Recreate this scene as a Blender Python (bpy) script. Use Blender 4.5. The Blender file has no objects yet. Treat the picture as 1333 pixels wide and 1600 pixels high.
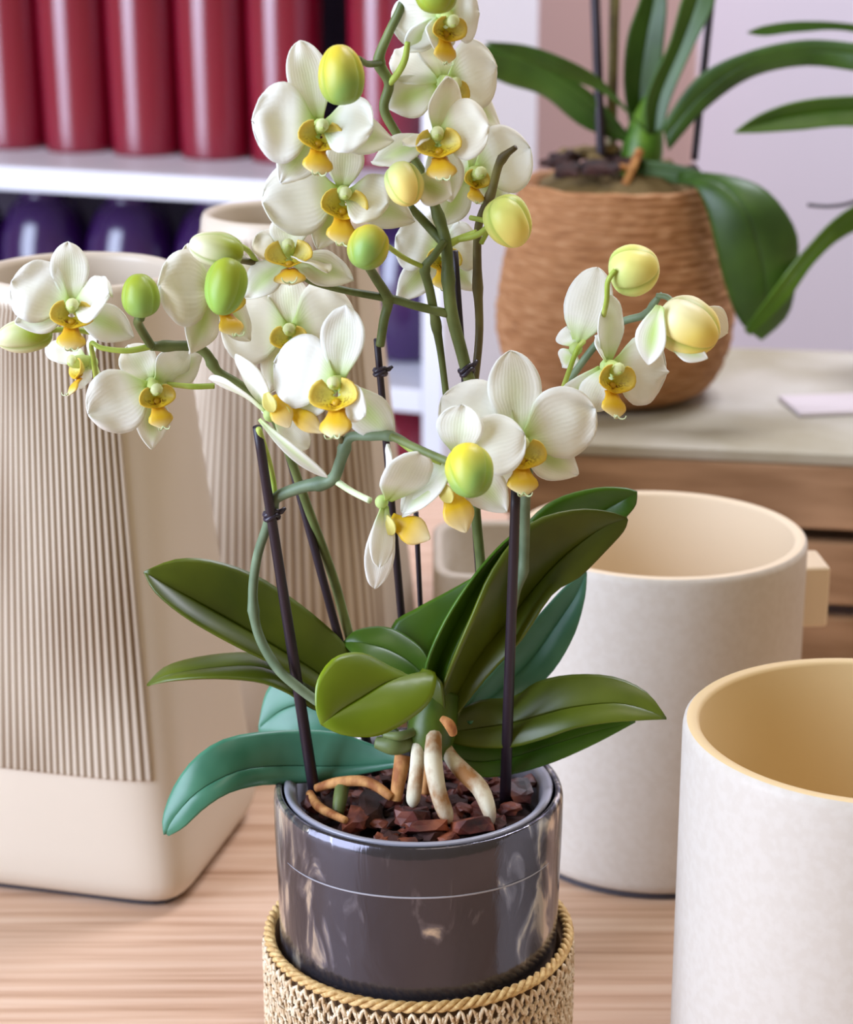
import bpy, bmesh, math, random
from mathutils import Vector, Matrix, noise
random.seed(7)
C = bpy.context.scene.collection

# ---------------------------------------------------------------- camera
F = 3200.0; W, H = 1333, 1600
PITCH = math.radians(17.5); CAMZ = 0.515; POTY = 0.813
cam_d = bpy.data.cameras.new('camera'); cam = bpy.data.objects.new('camera', cam_d); C.objects.link(cam)
cam.location = (0, 0, CAMZ); cam.rotation_euler = (math.pi/2 - PITCH, 0, 0)
cam_d.sensor_fit = 'HORIZONTAL'; cam_d.sensor_width = 36.0; cam_d.lens = F/W*36.0
cam_d.clip_start = 0.05; cam_d.clip_end = 50
cam_d.dof.use_dof = True; cam_d.dof.focus_distance = 0.83; cam_d.dof.aperture_fstop = 13
bpy.context.scene.camera = cam
# ---------------------------------------------------------------- light
sc = bpy.context.scene
sc.view_settings.view_transform = 'Standard'; sc.view_settings.look = 'None'
sc.view_settings.gamma = 1; sc.view_settings.use_curve_mapping = False
sc.view_settings.exposure = 0.13
w = bpy.data.worlds.new('world'); sc.world = w; w.use_nodes = True
w.node_tree.nodes['Background'].inputs[0].default_value = (1.0, 0.79, 0.50, 1)
w.node_tree.nodes['Background'].inputs[1].default_value = 0.30
def area(name, loc, aim, sx, sy, e, col):
    d = bpy.data.lights.new(name, 'AREA'); d.shape = 'RECTANGLE'; d.size = sx; d.size_y = sy; d.energy = e; d.color = col
    o = bpy.data.objects.new(name, d); C.objects.link(o); o.location = loc
    o.rotation_euler = (Vector(aim)-Vector(loc)).to_track_quat('-Z', 'Y').to_euler()
    return o
area('window_light', (-2.1, -0.1, 0.85), (0, 1.1, 0.25), 1.7, 2.3, 132, (0.65, 0.76, 1.0))
area('front_fill', (0.4, 0.2, 2.0), (0.05, 1.0, 0.2), 0.7, 0.7, 6, (1.0, 0.90, 0.76))  # weak warm fill from above the front, source out of view
area('wall_fill', (0.9, 1.8, 2.2), (0.9, 2.6, 0.5), 1.0, 0.6, 60, (0.84, 0.86, 1.0))  # unseen lamp added to brighten the back wall

# ---------------------------------------------------------------- helpers
def Q(px, py, dy=0.0, Y=None):
    """point where the sight line of a photo pixel meets the vertical plane dy mm behind the pot's centre"""
    u = (px-W/2)/F; v = -(py-H/2)/F
    d = Vector((u, math.cos(PITCH)+v*math.sin(PITCH), -math.sin(PITCH)+v*math.cos(PITCH)))
    Yw = (POTY+dy/1000.0) if Y is None else Y
    return Vector((0, 0, CAMZ)) + d*(Yw/d.y)
PX = 0.000265
CR = Vector((1, 0, 0)); CU = Vector((0, math.sin(PITCH), math.cos(PITCH))); CB = Vector((0, -math.cos(PITCH), math.sin(PITCH)))
def lin(r, g, b):
    f = lambda c: (c/255/12.92) if c/255 <= 0.04045 else ((c/255+0.055)/1.055)**2.4
    return (f(r), f(g), f(b), 1)
def mesh_obj(name, verts, faces, mat=None, parent=None, cols=None, smooth=True, label=None, uvs=None):
    me = bpy.data.meshes.new(name); me.from_pydata([tuple(v) for v in verts], [], faces); me.update()
    if smooth: me.polygons.foreach_set('use_smooth', [True]*len(me.polygons))
    if mat: me.materials.append(mat)
    if cols:
        a = me.color_attributes.new('Col', 'FLOAT_COLOR', 'POINT')
        for i, c in enumerate(cols): a.data[i].color = c
    o = bpy.data.objects.new(name, me); C.objects.link(o)
    if parent:
        o.parent = parent
        o.matrix_parent_inverse = MPI(parent)
    if label: o['label'] = label
    return o
def c4(v): return (max(0, v.x), max(0, v.y), max(0, v.z), 1)
def MPI(p):
    m = Matrix.Identity(4)
    ch = []
    while p: ch.append(p); p = p.parent
    for q in reversed(ch): m = m @ (q.matrix_parent_inverse @ q.matrix_basis)
    return m.inverted()
def empty(name, loc, label, cat, group=None):
    o = bpy.data.objects.new(name, None); C.objects.link(o); o.location = loc; o.empty_display_size = 0.02
    o['label'] = label; o['category'] = cat
    if group: o['group'] = group
    return o
def tag(o, label, cat, group=None):
    o['label'] = label; o['category'] = cat
    if group: o['group'] = group
    return o
def struct(o): o['kind'] = 'structure'; return o
def solid(o, t, off=0.0):
    m = o.modifiers.new('solid', 'SOLIDIFY'); m.thickness = t; m.offset = off; return o
def cr(pts, n):
    """Catmull-Rom resample of a list of tuples to n points, uniform in index"""
    k = len(pts); out = []
    P = [Vector(p) for p in pts]
    for i in range(n):
        t = i/(n-1)*(k-1); j = min(int(t), k-2); f = t-j
        a = P[max(j-1, 0)]; b = P[j]; c = P[j+1]; d = P[min(j+2, k-1)]
        out.append(0.5*((2*b)+(c-a)*f+(2*a-5*b+4*c-d)*f*f+(3*b-a-3*c+d)*f**3))
    return out
def tube_geo(path, radii, seg=8, cap=True, V=None, Fc=None):
    V = [] if V is None else V; Fc = [] if Fc is None else Fc
    n = len(path); base0 = len(V)
    t0 = (path[1]-path[0]).normalized(); ref = t0.orthogonal().normalized()
    for i in range(n):
        t = (path[min(i+1, n-1)]-path[max(i-1, 0)]).normalized()
        ref = (ref-t*ref.dot(t)).normalized(); b = t.cross(ref)
        for s in range(seg):
            a = 2*math.pi*s/seg; V.append(path[i]+(ref*math.cos(a)+b*math.sin(a))*radii[i])
    for i in range(n-1):
        for s in range(seg):
            a = base0+i*seg+s; b2 = base0+i*seg+(s+1) % seg
            Fc.append((a, b2, b2+seg, a+seg))
    if cap:
        Fc.append(tuple(base0+s for s in reversed(range(seg)))); Fc.append(tuple(base0+(n-1)*seg+s for s in range(seg)))
    return V, Fc
def tube(name, pts, radii, mat, parent=None, n=None, seg=10, nodes=(), label=None):
    """pts: (px,py,dy); radii in px"""
    n = n or max(8, len(pts)*5)
    P = cr([Q(*p) for p in pts], n)
    R = [r[0] for r in cr([(r, 0, 0) for r in radii], n)] if isinstance(radii, (list, tuple)) else [radii]*n
    R = [r*PX for r in R]
    for nd in nodes:
        for i in range(n):
            t = i/(n-1); R[i] *= 1+0.30*math.exp(-((t-nd)*n/1.0)**2)
    V, Fc = tube_geo(P, R, seg)
    return mesh_obj(name, V, Fc, mat, parent, label=label)
def lathe(name, prof, mat, loc=(0, 0, 0), parent=None, seg=64, fn=None, smooth=True, label=None, close=False, cap=False):
    V = []; Fc = []; n = len(prof)
    for i, (r, z) in enumerate(prof):
        for s in range(seg):
            a = 2*math.pi*s/seg; rr, zz = (r, z) if fn is None else fn(r, z, a)
            V.append(Vector(loc)+Vector((rr*math.cos(a), rr*math.sin(a), zz)))
    m = n if close else n-1
    for i in range(m):
        for s in range(seg):
            a = i*seg+s; b = i*seg+(s+1) % seg; j = ((i+1) % n)*seg
            Fc.append((a, b, j+(s+1) % seg, j+s))
    if not close:
        if cap and prof[0][0] > 1e-6: Fc.append(tuple(reversed(range(seg))))
    return mesh_obj(name, V, Fc, mat, parent, smooth=smooth, label=label)
def box(name, c, s, mat, parent=None, rot=0.0, bevel=0.0, label=None):
    bm = bmesh.new(); bmesh.ops.create_cube(bm, size=1)
    bmesh.ops.scale(bm, vec=s, verts=bm.verts)
    if bevel: bmesh.ops.bevel(bm, geom=list(bm.edges), offset=bevel, segments=3, affect='EDGES', profile=0.6)
    bmesh.ops.rotate(bm, cent=(0, 0, 0), matrix=Matrix.Rotation(rot, 3, 'Z'), verts=bm.verts)
    bmesh.ops.translate(bm, vec=c, verts=bm.verts)
    V = [v.co.copy() for v in bm.verts]; Fc = [tuple(v.index for v in f.verts) for f in bm.faces]; bm.free()
    return mesh_obj(name, V, Fc, mat, parent, smooth=False, label=label)

# ---------------------------------------------------------------- materials
def mat(name, col=(0.8, 0.8, 0.8, 1), rough=0.5, metal=0.0, spec=0.5, coat=0.0, **kw):
    m = bpy.data.materials.new(name); m.use_nodes = True; nt = m.node_tree; b = nt.nodes['Principled BSDF']
    b.inputs['Base Color'].default_value = col; b.inputs['Roughness'].default_value = rough
    b.inputs['Metallic'].default_value = metal; b.inputs['Specular IOR Level'].default_value = spec
    b.inputs['Coat Weight'].default_value = coat
    return m
def N(m, t, **kw):
    n = m.node_tree.nodes.new(t)
    for k, v in kw.items():
        if k in n.inputs.keys(): n.inputs[k].default_value = v
        else: setattr(n, k, v)
    return n
def L(m, a, b): m.node_tree.links.new(a, b)
def noise_col(m, c1, c2, scale=(5, 5, 5), nscale=1.0, lo=0.35, hi=0.65, detail=4, bump=0.0, bdist=0.001, rough=None, mid=None, distort=0.0):
    b = m.node_tree.nodes['Principled BSDF']
    tc = N(m, 'ShaderNodeTexCoord'); mp = N(m, 'ShaderNodeMapping'); mp.inputs['Scale'].default_value = scale
    L(m, tc.outputs['Object'], mp.inputs['Vector'])
    nz = N(m, 'ShaderNodeTexNoise'); nz.inputs['Scale'].default_value = nscale; nz.inputs['Detail'].default_value = detail
    nz.inputs['Distortion'].default_value = distort
    L(m, mp.outputs[0], nz.inputs['Vector'])
    r = N(m, 'ShaderNodeValToRGB'); r.color_ramp.elements[0].position = lo; r.color_ramp.elements[1].position = hi
    r.color_ramp.elements[0].color = c1; r.color_ramp.elements[1].color = c2
    if mid: e = r.color_ramp.elements.new((lo+hi)/2); e.color = mid
    L(m, nz.outputs['Fac'], r.inputs[0]); L(m, r.outputs[0], b.inputs['Base Color'])
    if bump:
        bp = N(m, 'ShaderNodeBump'); bp.inputs['Strength'].default_value = bump; bp.inputs['Distance'].default_value = bdist
        L(m, nz.outputs['Fac'], bp.inputs['Height']); L(m, bp.outputs[0], b.inputs['Normal'])
    return m, mp, nz, r

M = {}
M['floor'] = mat('floor_tiles', lin(150, 135, 120), 0.6)
M['wall'] = mat('wall_paint', lin(226, 222, 238), 0.9, spec=0.1)
M['pinkwall'] = mat('pink_plaster', lin(205, 172, 168), 0.9, spec=0.1)
M['white'] = mat('white_lacquer', lin(232, 232, 240), 0.45)
M['shelfback'] = mat('shelf_back', lin(60, 45, 62), 0.7)
m = M['table'] = mat('oak_table', rough=0.42)
noise_col(m, lin(172, 132, 102), lin(220, 190, 164), (1.5, 44, 8), 3.4, 0.26, 0.70, 8, bump=0.10, bdist=0.0004, mid=lin(206, 170, 142), distort=0.25)
m = M['crate'] = mat('crate_wood', rough=0.6)
noise_col(m, lin(132, 98, 66), lin(178, 142, 108), (3, 30, 40), 2.0, 0.3, 0.7, 5, bump=0.2)
m = M['stone'] = mat('weathered_slab', rough=0.75)
noise_col(m, lin(158, 150, 126), lin(190, 186, 174), (4, 4, 4), 2.2, 0.35, 0.65, 4)
m = M['ceramic'] = mat('cream_ceramic', rough=0.55, spec=0.35)
noise_col(m, lin(196, 186, 172), lin(200, 191, 178), (40, 40, 40), 6, 0.4, 0.6, 6, bump=0.015, bdist=0.0003)
m = M['ceramic_in'] = mat('cream_ceramic_inside', lin(222, 202, 172), 0.6, spec=0.3)  # inside tone warmed, bounced light put into the colour
M['ceramic_bounce'] = mat('warm_bounce_ceramic_inside', lin(216, 190, 142), 0.6, spec=0.3)  # stronger warm bounce inside the near pot, painted into the ceramic colour
m = M['vase'] = mat('vase_ceramic', lin(206, 192, 172), 0.38, spec=0.45)
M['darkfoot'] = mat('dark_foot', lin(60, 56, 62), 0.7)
M['red'] = mat('red_glaze', lin(132, 12, 40), 0.24, spec=0.9)
M['purple'] = mat('purple_glaze', lin(50, 18, 76), 0.18, spec=0.9)
M['stake'] = mat('stake_plastic', lin(34, 20, 32), 0.45)
M['clip'] = mat('clip_plastic', lin(46, 38, 52), 0.35)
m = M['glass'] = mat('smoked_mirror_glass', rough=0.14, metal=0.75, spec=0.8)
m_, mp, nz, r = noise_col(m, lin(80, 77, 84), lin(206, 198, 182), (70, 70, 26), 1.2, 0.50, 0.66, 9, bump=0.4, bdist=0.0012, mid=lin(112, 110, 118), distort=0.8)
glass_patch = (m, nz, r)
m = M['glassrim'] = mat('pot_lip', lin(40, 40, 46), 0.12, metal=0.6)
M['ringline'] = mat('ring_line', lin(150, 146, 150), 0.4)
M['plastic'] = mat('clear_grey_plastic', lin(158, 158, 170), 0.2, spec=0.6)
m = M['bark'] = mat('bark', rough=0.5, spec=0.5)
noise_col(m, lin(36, 16, 15), lin(150, 84, 56), (40, 40, 40), 2.0, 0.32, 0.72, 5, bump=0.5, bdist=0.001, mid=lin(96, 42, 32))
m = M['bark_dark'] = mat('bark_dark', rough=0.8)
noise_col(m, lin(28, 14, 12), lin(70, 36, 28), (40, 40, 40), 2.0, 0.3, 0.7, 5, bump=0.6, bdist=0.002)
m = M['root'] = mat('aerial_root', rough=0.7)
noise_col(m, lin(160, 112, 62), lin(216, 208, 180), (40, 40, 25), 3, 0.38, 0.60, 5, bump=0.4, bdist=0.0006)
m = M['root_tan'] = mat('dry_root', rough=0.75)
noise_col(m, lin(150, 88, 40), lin(206, 150, 88), (60, 60, 30), 3, 0.36, 0.62, 5, bump=0.4, bdist=0.0006)
m = M['jute'] = mat('jute', rough=0.85)
noise_col(m, lin(190, 158, 116), lin(236, 220, 190), (90, 90, 120), 3, 0.35, 0.65, 4, bump=0.5, bdist=0.0006)
M['jute_dark'] = mat('jute_lining', lin(118, 90, 62), 0.9)
m = M['straw'] = mat('straw_rope', rough=0.7)
noise_col(m, lin(182, 142, 84), lin(226, 194, 132), (120, 120, 200), 3, 0.35, 0.65, 4, bump=0.6, bdist=0.0008)
m = M['wicker'] = mat('wicker', rough=0.8)
noise_col(m, lin(138, 90, 50), lin(192, 148, 106), (30, 30, 260), 2.0, 0.28, 0.74, 6, bump=0.5, bdist=0.0016, mid=lin(166, 116, 72))
M['moss'] = mat('moss_bark', lin(104, 84, 44), 0.9)
M['card'] = mat('pale_card', lin(206, 196, 198), 0.6)
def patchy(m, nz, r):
    # silver mottling, plus reflections painted in as paler patches on both flanks
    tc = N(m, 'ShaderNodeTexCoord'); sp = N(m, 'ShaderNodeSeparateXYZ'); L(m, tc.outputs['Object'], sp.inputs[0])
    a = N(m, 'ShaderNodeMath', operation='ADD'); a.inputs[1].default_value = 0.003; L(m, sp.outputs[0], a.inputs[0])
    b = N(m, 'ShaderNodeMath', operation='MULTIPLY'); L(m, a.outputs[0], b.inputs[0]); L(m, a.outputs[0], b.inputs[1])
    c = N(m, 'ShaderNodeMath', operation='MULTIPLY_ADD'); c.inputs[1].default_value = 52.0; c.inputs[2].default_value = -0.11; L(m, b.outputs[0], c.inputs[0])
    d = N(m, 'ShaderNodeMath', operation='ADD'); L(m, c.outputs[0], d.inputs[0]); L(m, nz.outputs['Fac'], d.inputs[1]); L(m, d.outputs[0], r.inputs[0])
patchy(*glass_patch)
def stem_mat(name, c1, c2, rough=0.5):
    m = mat(name, rough=rough, spec=0.4); noise_col(m, c1, c2, (30, 30, 20), 2.5, 0.35, 0.65, 3); return m
M['stem'] = stem_mat('stem_olive', lin(80, 92, 46), lin(114, 126, 72))
M['stem_leaf'] = stem_mat('leaf_base', lin(50, 72, 10), lin(80, 100, 24), 0.4)
M['stem_bright'] = stem_mat('leaf_base_bright', lin(54, 92, 14), lin(92, 126, 32), 0.4)
M['stem_blue'] = stem_mat('stem_grey_green', lin(88, 106, 78), lin(122, 140, 110))
M['stem_lime'] = stem_mat('pedicel_lime', lin(150, 172, 60), lin(184, 200, 96))
M['stem_pale'] = stem_mat('pedicel_pale', lin(186, 206, 150), lin(214, 226, 184))
M['stem_brown'] = stem_mat('stem_dry', lin(82, 70, 44), lin(120, 112, 66))
def leaf_mat(name, c1, c2, rough=0.36, trans=None):
    m = mat(name, rough=rough, spec=0.5, coat=0.10)
    _, mp, nz, r = noise_col(m, c1, c2, (14, 14, 14), 2.0, 0.3, 0.7, 3, bump=0.08, bdist=0.0008)
    b = m.node_tree.nodes['Principled BSDF']; out = m.node_tree.nodes['Material Output']
    b.inputs['Coat Roughness'].default_value = 0.3
    at = N(m, 'ShaderNodeVertexColor', layer_name='Col'); mu = N(m, 'ShaderNodeMix', data_type='RGBA', blend_type='MULTIPLY'); mu.inputs[0].default_value = 1
    L(m, r.outputs[0], mu.inputs[6]); L(m, at.outputs[0], mu.inputs[7]); L(m, mu.outputs[2], b.inputs['Base Color'])
    tr = N(m, 'ShaderNodeBsdfTranslucent'); tr.inputs[0].default_value = trans or lin(130, 150, 20)
    mx = N(m, 'ShaderNodeMixShader'); mx.inputs[0].default_value = 0.16
    L(m, b.outputs[0], mx.inputs[1]); L(m, tr.outputs[0], mx.inputs[2]); L(m, mx.outputs[0], out.inputs[0])
    return m
M['leaf_olive'] = leaf_mat('leaf_olive', lin(62, 76, 8), lin(92, 104, 18))
M['leaf_lime'] = leaf_mat('leaf_bright', lin(104, 128, 10), lin(124, 146, 22))
M['leaf_teal'] = leaf_mat('leaf_bluish_sheen', lin(52, 112, 84), lin(92, 150, 120), 0.36)  # bluish leaf colour with the cool window sheen painted in
M['leaf_green'] = leaf_mat('leaf_green', lin(52, 90, 12), lin(78, 114, 22))
M['leaf_back'] = leaf_mat('leaf_far', lin(40, 70, 14), lin(66, 100, 28), 0.45)
def vcol_mat(name, rough=0.5, trans=0.3, spec=0.25, sss=0.0, bump=True):
    m = mat(name, rough=rough, spec=spec); b = m.node_tree.nodes['Principled BSDF']; out = m.node_tree.nodes['Material Output']
    a = N(m, 'ShaderNodeVertexColor', layer_name='Col')
    L(m, a.outputs[0], b.inputs['Base Color'])
    tr = N(m, 'ShaderNodeBsdfTranslucent'); L(m, a.outputs[0], tr.inputs[0])
    mx = N(m, 'ShaderNodeMixShader'); mx.inputs[0].default_value = trans
    L(m, b.outputs[0], mx.inputs[1]); L(m, tr.outputs[0], mx.inputs[2]); L(m, mx.outputs[0], out.inputs[0])
    if bump:
        tc = N(m, 'ShaderNodeTexCoord'); nz = N(m, 'ShaderNodeTexNoise'); nz.inputs['Scale'].default_value = 260
        L(m, tc.outputs['Object'], nz.inputs['Vector'])
        bp = N(m, 'ShaderNodeBump'); bp.inputs['Strength'].default_value = 0.12; bp.inputs['Distance'].default_value = 0.0005
        L(m, nz.outputs['Fac'], bp.inputs['Height']); L(m, bp.outputs[0], b.inputs['Normal'])
    return m
M['ribs'] = vcol_mat('ribbed_band', 0.7, 0.0, 0.2)
m = M['petal'] = vcol_mat('petal', 0.5, 0.36)
_b = m.node_tree.nodes['Principled BSDF']; _at = [x for x in m.node_tree.nodes if x.type == 'VERTEX_COLOR'][0]
_bp = [x for x in m.node_tree.nodes if x.type == 'BUMP'][0]; _nz = [x for x in m.node_tree.nodes if x.type == 'TEX_NOISE'][0]; _nz.inputs['Scale'].default_value = 90
_s = N(m, 'ShaderNodeMath', operation='MULTIPLY_ADD'); _s.inputs[1].default_value = 95.0; L(m, _at.outputs['Alpha'], _s.inputs[0])
_n8 = N(m, 'ShaderNodeMath', operation='MULTIPLY'); _n8.inputs[1].default_value = 9.0; L(m, _nz.outputs['Fac'], _n8.inputs[0]); L(m, _n8.outputs[0], _s.inputs[2])
_si = N(m, 'ShaderNodeMath', operation='SINE'); L(m, _s.outputs[0], _si.inputs[0])
_ad = N(m, 'ShaderNodeMath', operation='MULTIPLY_ADD'); _ad.inputs[1].default_value = 0.25; L(m, _si.outputs[0], _ad.inputs[0]); L(m, _nz.outputs['Fac'], _ad.inputs[2])
L(m, _ad.outputs[0], _bp.inputs['Height']); _bp.inputs['Strength'].default_value = 0.13; _bp.inputs['Distance'].default_value = 0.0007
m = M['lip'] = vcol_mat('lip', 0.4, 0.25, 0.4)
_a = [x for x in m.node_tree.nodes if x.type == 'VERTEX_COLOR'][0]
_tc = N(m, 'ShaderNodeTexCoord'); _nz = N(m, 'ShaderNodeTexNoise'); _nz.inputs['Scale'].default_value = 900; _nz.inputs['Detail'].default_value = 1
L(m, _tc.outputs['Object'], _nz.inputs['Vector'])
_r = N(m, 'ShaderNodeValToRGB'); _r.color_ramp.elements[0].position = .50; _r.color_ramp.elements[1].position = .56; L(m, _nz.outputs['Fac'], _r.inputs[0])
_i = N(m, 'ShaderNodeMath', operation='SUBTRACT'); _i.inputs[0].default_value = 1; L(m, _a.outputs['Alpha'], _i.inputs[1])
_m = N(m, 'ShaderNodeMath', operation='MULTIPLY', use_clamp=True); L(m, _i.outputs[0], _m.inputs[0]); L(m, _r.outputs[0], _m.inputs[1])
_x = N(m, 'ShaderNodeMix', data_type='RGBA'); L(m, _m.outputs[0], _x.inputs[0]); L(m, _a.outputs[0], _x.inputs[6]); _x.inputs[7].default_value = (0.20, 0.04, 0.01, 1)
for _l in list(_a.outputs[0].links):
    if _l.to_node != _x: L(m, _x.outputs[2], _l.to_socket)
M['bud'] = vcol_mat('bud', 0.4, 0.12, 0.35)

# ================================================================ setting
struct(box('floor', (0, 1.6, -0.80), (7, 6, 0.1), M['floor']))
struct(box('wall_back', (0, 3.05, 0.8), (7, 0.1, 3.2), M['wall']))
struct(box('trim_1', (0.235, 2.90, 0.8), (0.26, 0.2, 3.2), M['pinkwall'], bevel=0.01))

# table
t = empty('display_table', (0.1, 1.05, -0.75), 'light oak table that everything in the foreground stands on', 'table')
box('table_top', (0.1, 1.05, -0.0155), (2.2, 1.35, 0.03), M['table'], t, bevel=0.004)
for sx in (-1, 1):
    for sy in (-1, 1):
        box('leg', (0.1+sx*1.0, 1.05+sy*0.6, -0.39), (0.06, 0.06, 0.719), M['table'], t, bevel=0.004)

# ---------------------------------------------------------------- shelf unit with vases
RA = math.radians(-20)
U = Vector((math.cos(RA), math.sin(RA), 0)); Vv = Vector((-math.sin(RA), math.cos(RA), 0))   # right, back
O0 = Q(693, 275, Y=1.94); O0.z = 0
def SH(a, b, z): return O0 + U*a + Vv*b + Vector((0, 0, z))      # a: leftwards negative
sh = empty('white_shelf_unit', SH(-0.7, 0.15, -0.75), 'white open shelf unit behind the table holding rows of glossy vases', 'shelf')
def sbox(name, a0, a1, b0, b1, z0, z1, m, bev=0.002):
    c = SH((a0+a1)/2, (b0+b1)/2, (z0+z1)/2)
    return box(name, c, (a1-a0, b1-b0, z1-z0), m, sh, rot=RA, bevel=bev)
sbox('side_panel', -0.022, 0.0, 0, 0.30, -0.75, 0.90, M['white'])
sbox('side_panel', -1.55, -1.528, 0, 0.30, -0.75, 0.90, M['white'])
sbox('back_panel', -1.528, -0.022, 0.29, 0.30, -0.75, 0.90, M['shelfback'])
SHZ = [-0.56, -0.355, -0.165, 0.026, 0.222, 0.47, 0.72]
for z in SHZ: sbox('shelf_board', -1.528, -0.022, 0.0, 0.29, z-0.024, z, M['white'])
def vase_prof(h, R, kind):
    if kind == 'red':
        P = [(0, 0), (R*0.86, 0), (R*0.95, 0.004), (R*0.97, h*0.3), (R, h*0.7), (R*0.98, h*0.9), (R*0.8, h*0.98), (R*0.72, h), (R*0.66, h), (R*0.7, h*0.95), (R*0.85, h*0.85), (R*0.85, 0.01), (0, 0.01)]
    else:
        P = [(0, 0), (R*0.55, 0), (R*0.75, h*0.06), (R*0.95, h*0.25), (R, h*0.48), (R*0.93, h*0.70), (R*0.72, h*0.87), (R*0.5, h*0.94), (R*0.52, h), (R*0.45, h), (R*0.43, h*0.93), (R*0.85, h*0.6), (R*0.6, 0.02), (0, 0.01)]
    return P
def smooth_prof(P, n=3):
    out = []
    q = cr([(r, z, 0) for r, z in P], (len(P)-1)*n+1)
    return [(max(0, v.x), v.y) for v in q]
place = ['at the right end', 'second from the right end', 'third from the right end', 'fourth from the right end', 'fifth from the right end', 'sixth from the right end', 'seventh from the right end']
for k in range(6):
    a = -0.115-0.0815*k - (0.030 if k > 0 else 0)
    p = SH(a, 0.15, 0.2225)
    o = lathe('red_vase', smooth_prof(vase_prof(0.20, 0.0395, 'red')), M['red'], p, seg=40)
    tag(o, 'glossy red cylinder vase on the upper shelf, '+place[k], 'vase', 'glossy red vases on the shelf')
for k in range(6):
    a = -0.085-0.106*k
    p = SH(a, 0.13, 0.0265)
    o = lathe('purple_vase', smooth_prof(vase_prof(0.155, 0.051, 'purple')), M['purple'], p, seg=40)
    tag(o, 'dark purple round vase below the red ones, '+place[k], 'vase', 'glossy purple vases on the shelf')
for k in range(2):
    a = -0.085-0.106*k
    p = SH(a, 0.12, -0.1645)
    o = lathe('plum_vase', smooth_prof(vase_prof(0.15, 0.049, 'purple')), M['red'] if k == 0 else M['purple'], p, seg=40)
    tag(o, ('glossy dark red round vase' if k == 0 else 'glossy purple round vase')+' on the third shelf down behind the orchid stems', 'vase', 'vases on the third shelf down')

# ---------------------------------------------------------------- tall ribbed vases
def tall_vase(cx, cy, rot, pan0, pan1, label, nr=118):
    e = empty('tall_ceramic_vase', (cx, cy, 0), label, 'vase', 'tall cream vases with a ribbed band')
    Hh = 0.317
    def rad(z, a):
        t = z/Hh; R = 0.0505+0.0195*(1-t)**0.9
        p = 2+6.0*max(0, (1-t))**2.2
        if z < 0.012: R -= 0.006*(1-z/0.012)**2
        b = a-rot
        c, s = abs(math.cos(b)), abs(math.sin(b))
        return R/((c**p+s**p)**(1/p))
    zs = [0.0, 0.002, 0.006, 0.012]+[0.012+(Hh-0.016)*i/26 for i in range(1, 27)]
    seg = 96; V = []; Fc = []
    rows = [(z, 0.0) for z in zs]+[(Hh-0.001, 0.0007), (Hh, 0.002), (Hh-0.0005, 0.0042), (Hh-0.004, 0.005)]+[(Hh-0.02-(Hh-0.04)*i/8, 0.006) for i in range(9)]
    for z, ins in rows:
        for s in range(seg):
            a = 2*math.pi*s/seg; r = rad(z, a)-ins; V.append((cx+r*math.cos(a), cy+r*math.sin(a), z+0.004))
    for i in range(len(rows)-1):
        for s in range(seg): Fc.append((i*seg+s, i*seg+(s+1) % seg, (i+1)*seg+(s+1) % seg, (i+1)*seg+s))
    Fc.append(tuple(reversed(range(seg)))); Fc.append(tuple((len(rows)-1)*seg+s for s in range(seg)))
    mesh_obj('body', V, Fc, M['vase'], e)
    # dark foot
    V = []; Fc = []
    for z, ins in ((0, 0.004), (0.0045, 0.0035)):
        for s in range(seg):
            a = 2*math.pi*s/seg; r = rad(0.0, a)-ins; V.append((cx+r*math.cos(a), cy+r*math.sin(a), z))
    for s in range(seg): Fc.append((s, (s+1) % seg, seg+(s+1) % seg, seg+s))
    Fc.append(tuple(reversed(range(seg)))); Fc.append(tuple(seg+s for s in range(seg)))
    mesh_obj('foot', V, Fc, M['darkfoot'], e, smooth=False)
    # ribbed band
    n = int(abs(pan1-pan0)/(2*math.pi)*nr)*6; V = []; Fc = []; cc = []
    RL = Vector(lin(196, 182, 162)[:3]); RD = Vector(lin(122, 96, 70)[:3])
    zz = [0.068, 0.0685, 0.070]+[0.070+(Hh-0.076)*i/20 for i in range(1, 21)]
    for i, z in enumerate(zz):
        for s in range(n+1):
            a = pan0+(pan1-pan0)*s/n
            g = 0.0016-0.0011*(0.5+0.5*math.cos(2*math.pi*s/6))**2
            if i == 0: g = -0.0005
            if s < 2 or s > n-2: g = 0.0010 if 0 < s < n else -0.0005
            if i == len(zz)-1: g = -0.0005
            r = rad(z, a)+g; V.append((cx+r*math.cos(a), cy+r*math.sin(a), z+0.004))
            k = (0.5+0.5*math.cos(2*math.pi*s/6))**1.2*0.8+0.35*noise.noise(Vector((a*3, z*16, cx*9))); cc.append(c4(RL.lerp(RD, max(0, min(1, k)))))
    for i in range(len(zz)-1):
        for s in range(n): Fc.append((i*(n+1)+s, i*(n+1)+s+1, (i+1)*(n+1)+s+1, (i+1)*(n+1)+s))
    mesh_obj('ribbed_band', V, Fc, M['ribs'], e, cc, label='matt brownish band of fine vertical ribs')
    return e
D = math.radians
tall_vase(-0.176, 1.024, D(-14), D(-245), D(-63), 'tall cream ceramic vase at the left edge, ribbed band outside, square foot')
tall_vase(-0.082, 1.205, D(-14), D(-205), D(-38), 'tall cream ceramic vase standing behind the orchid and the left vase', 84)

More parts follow.
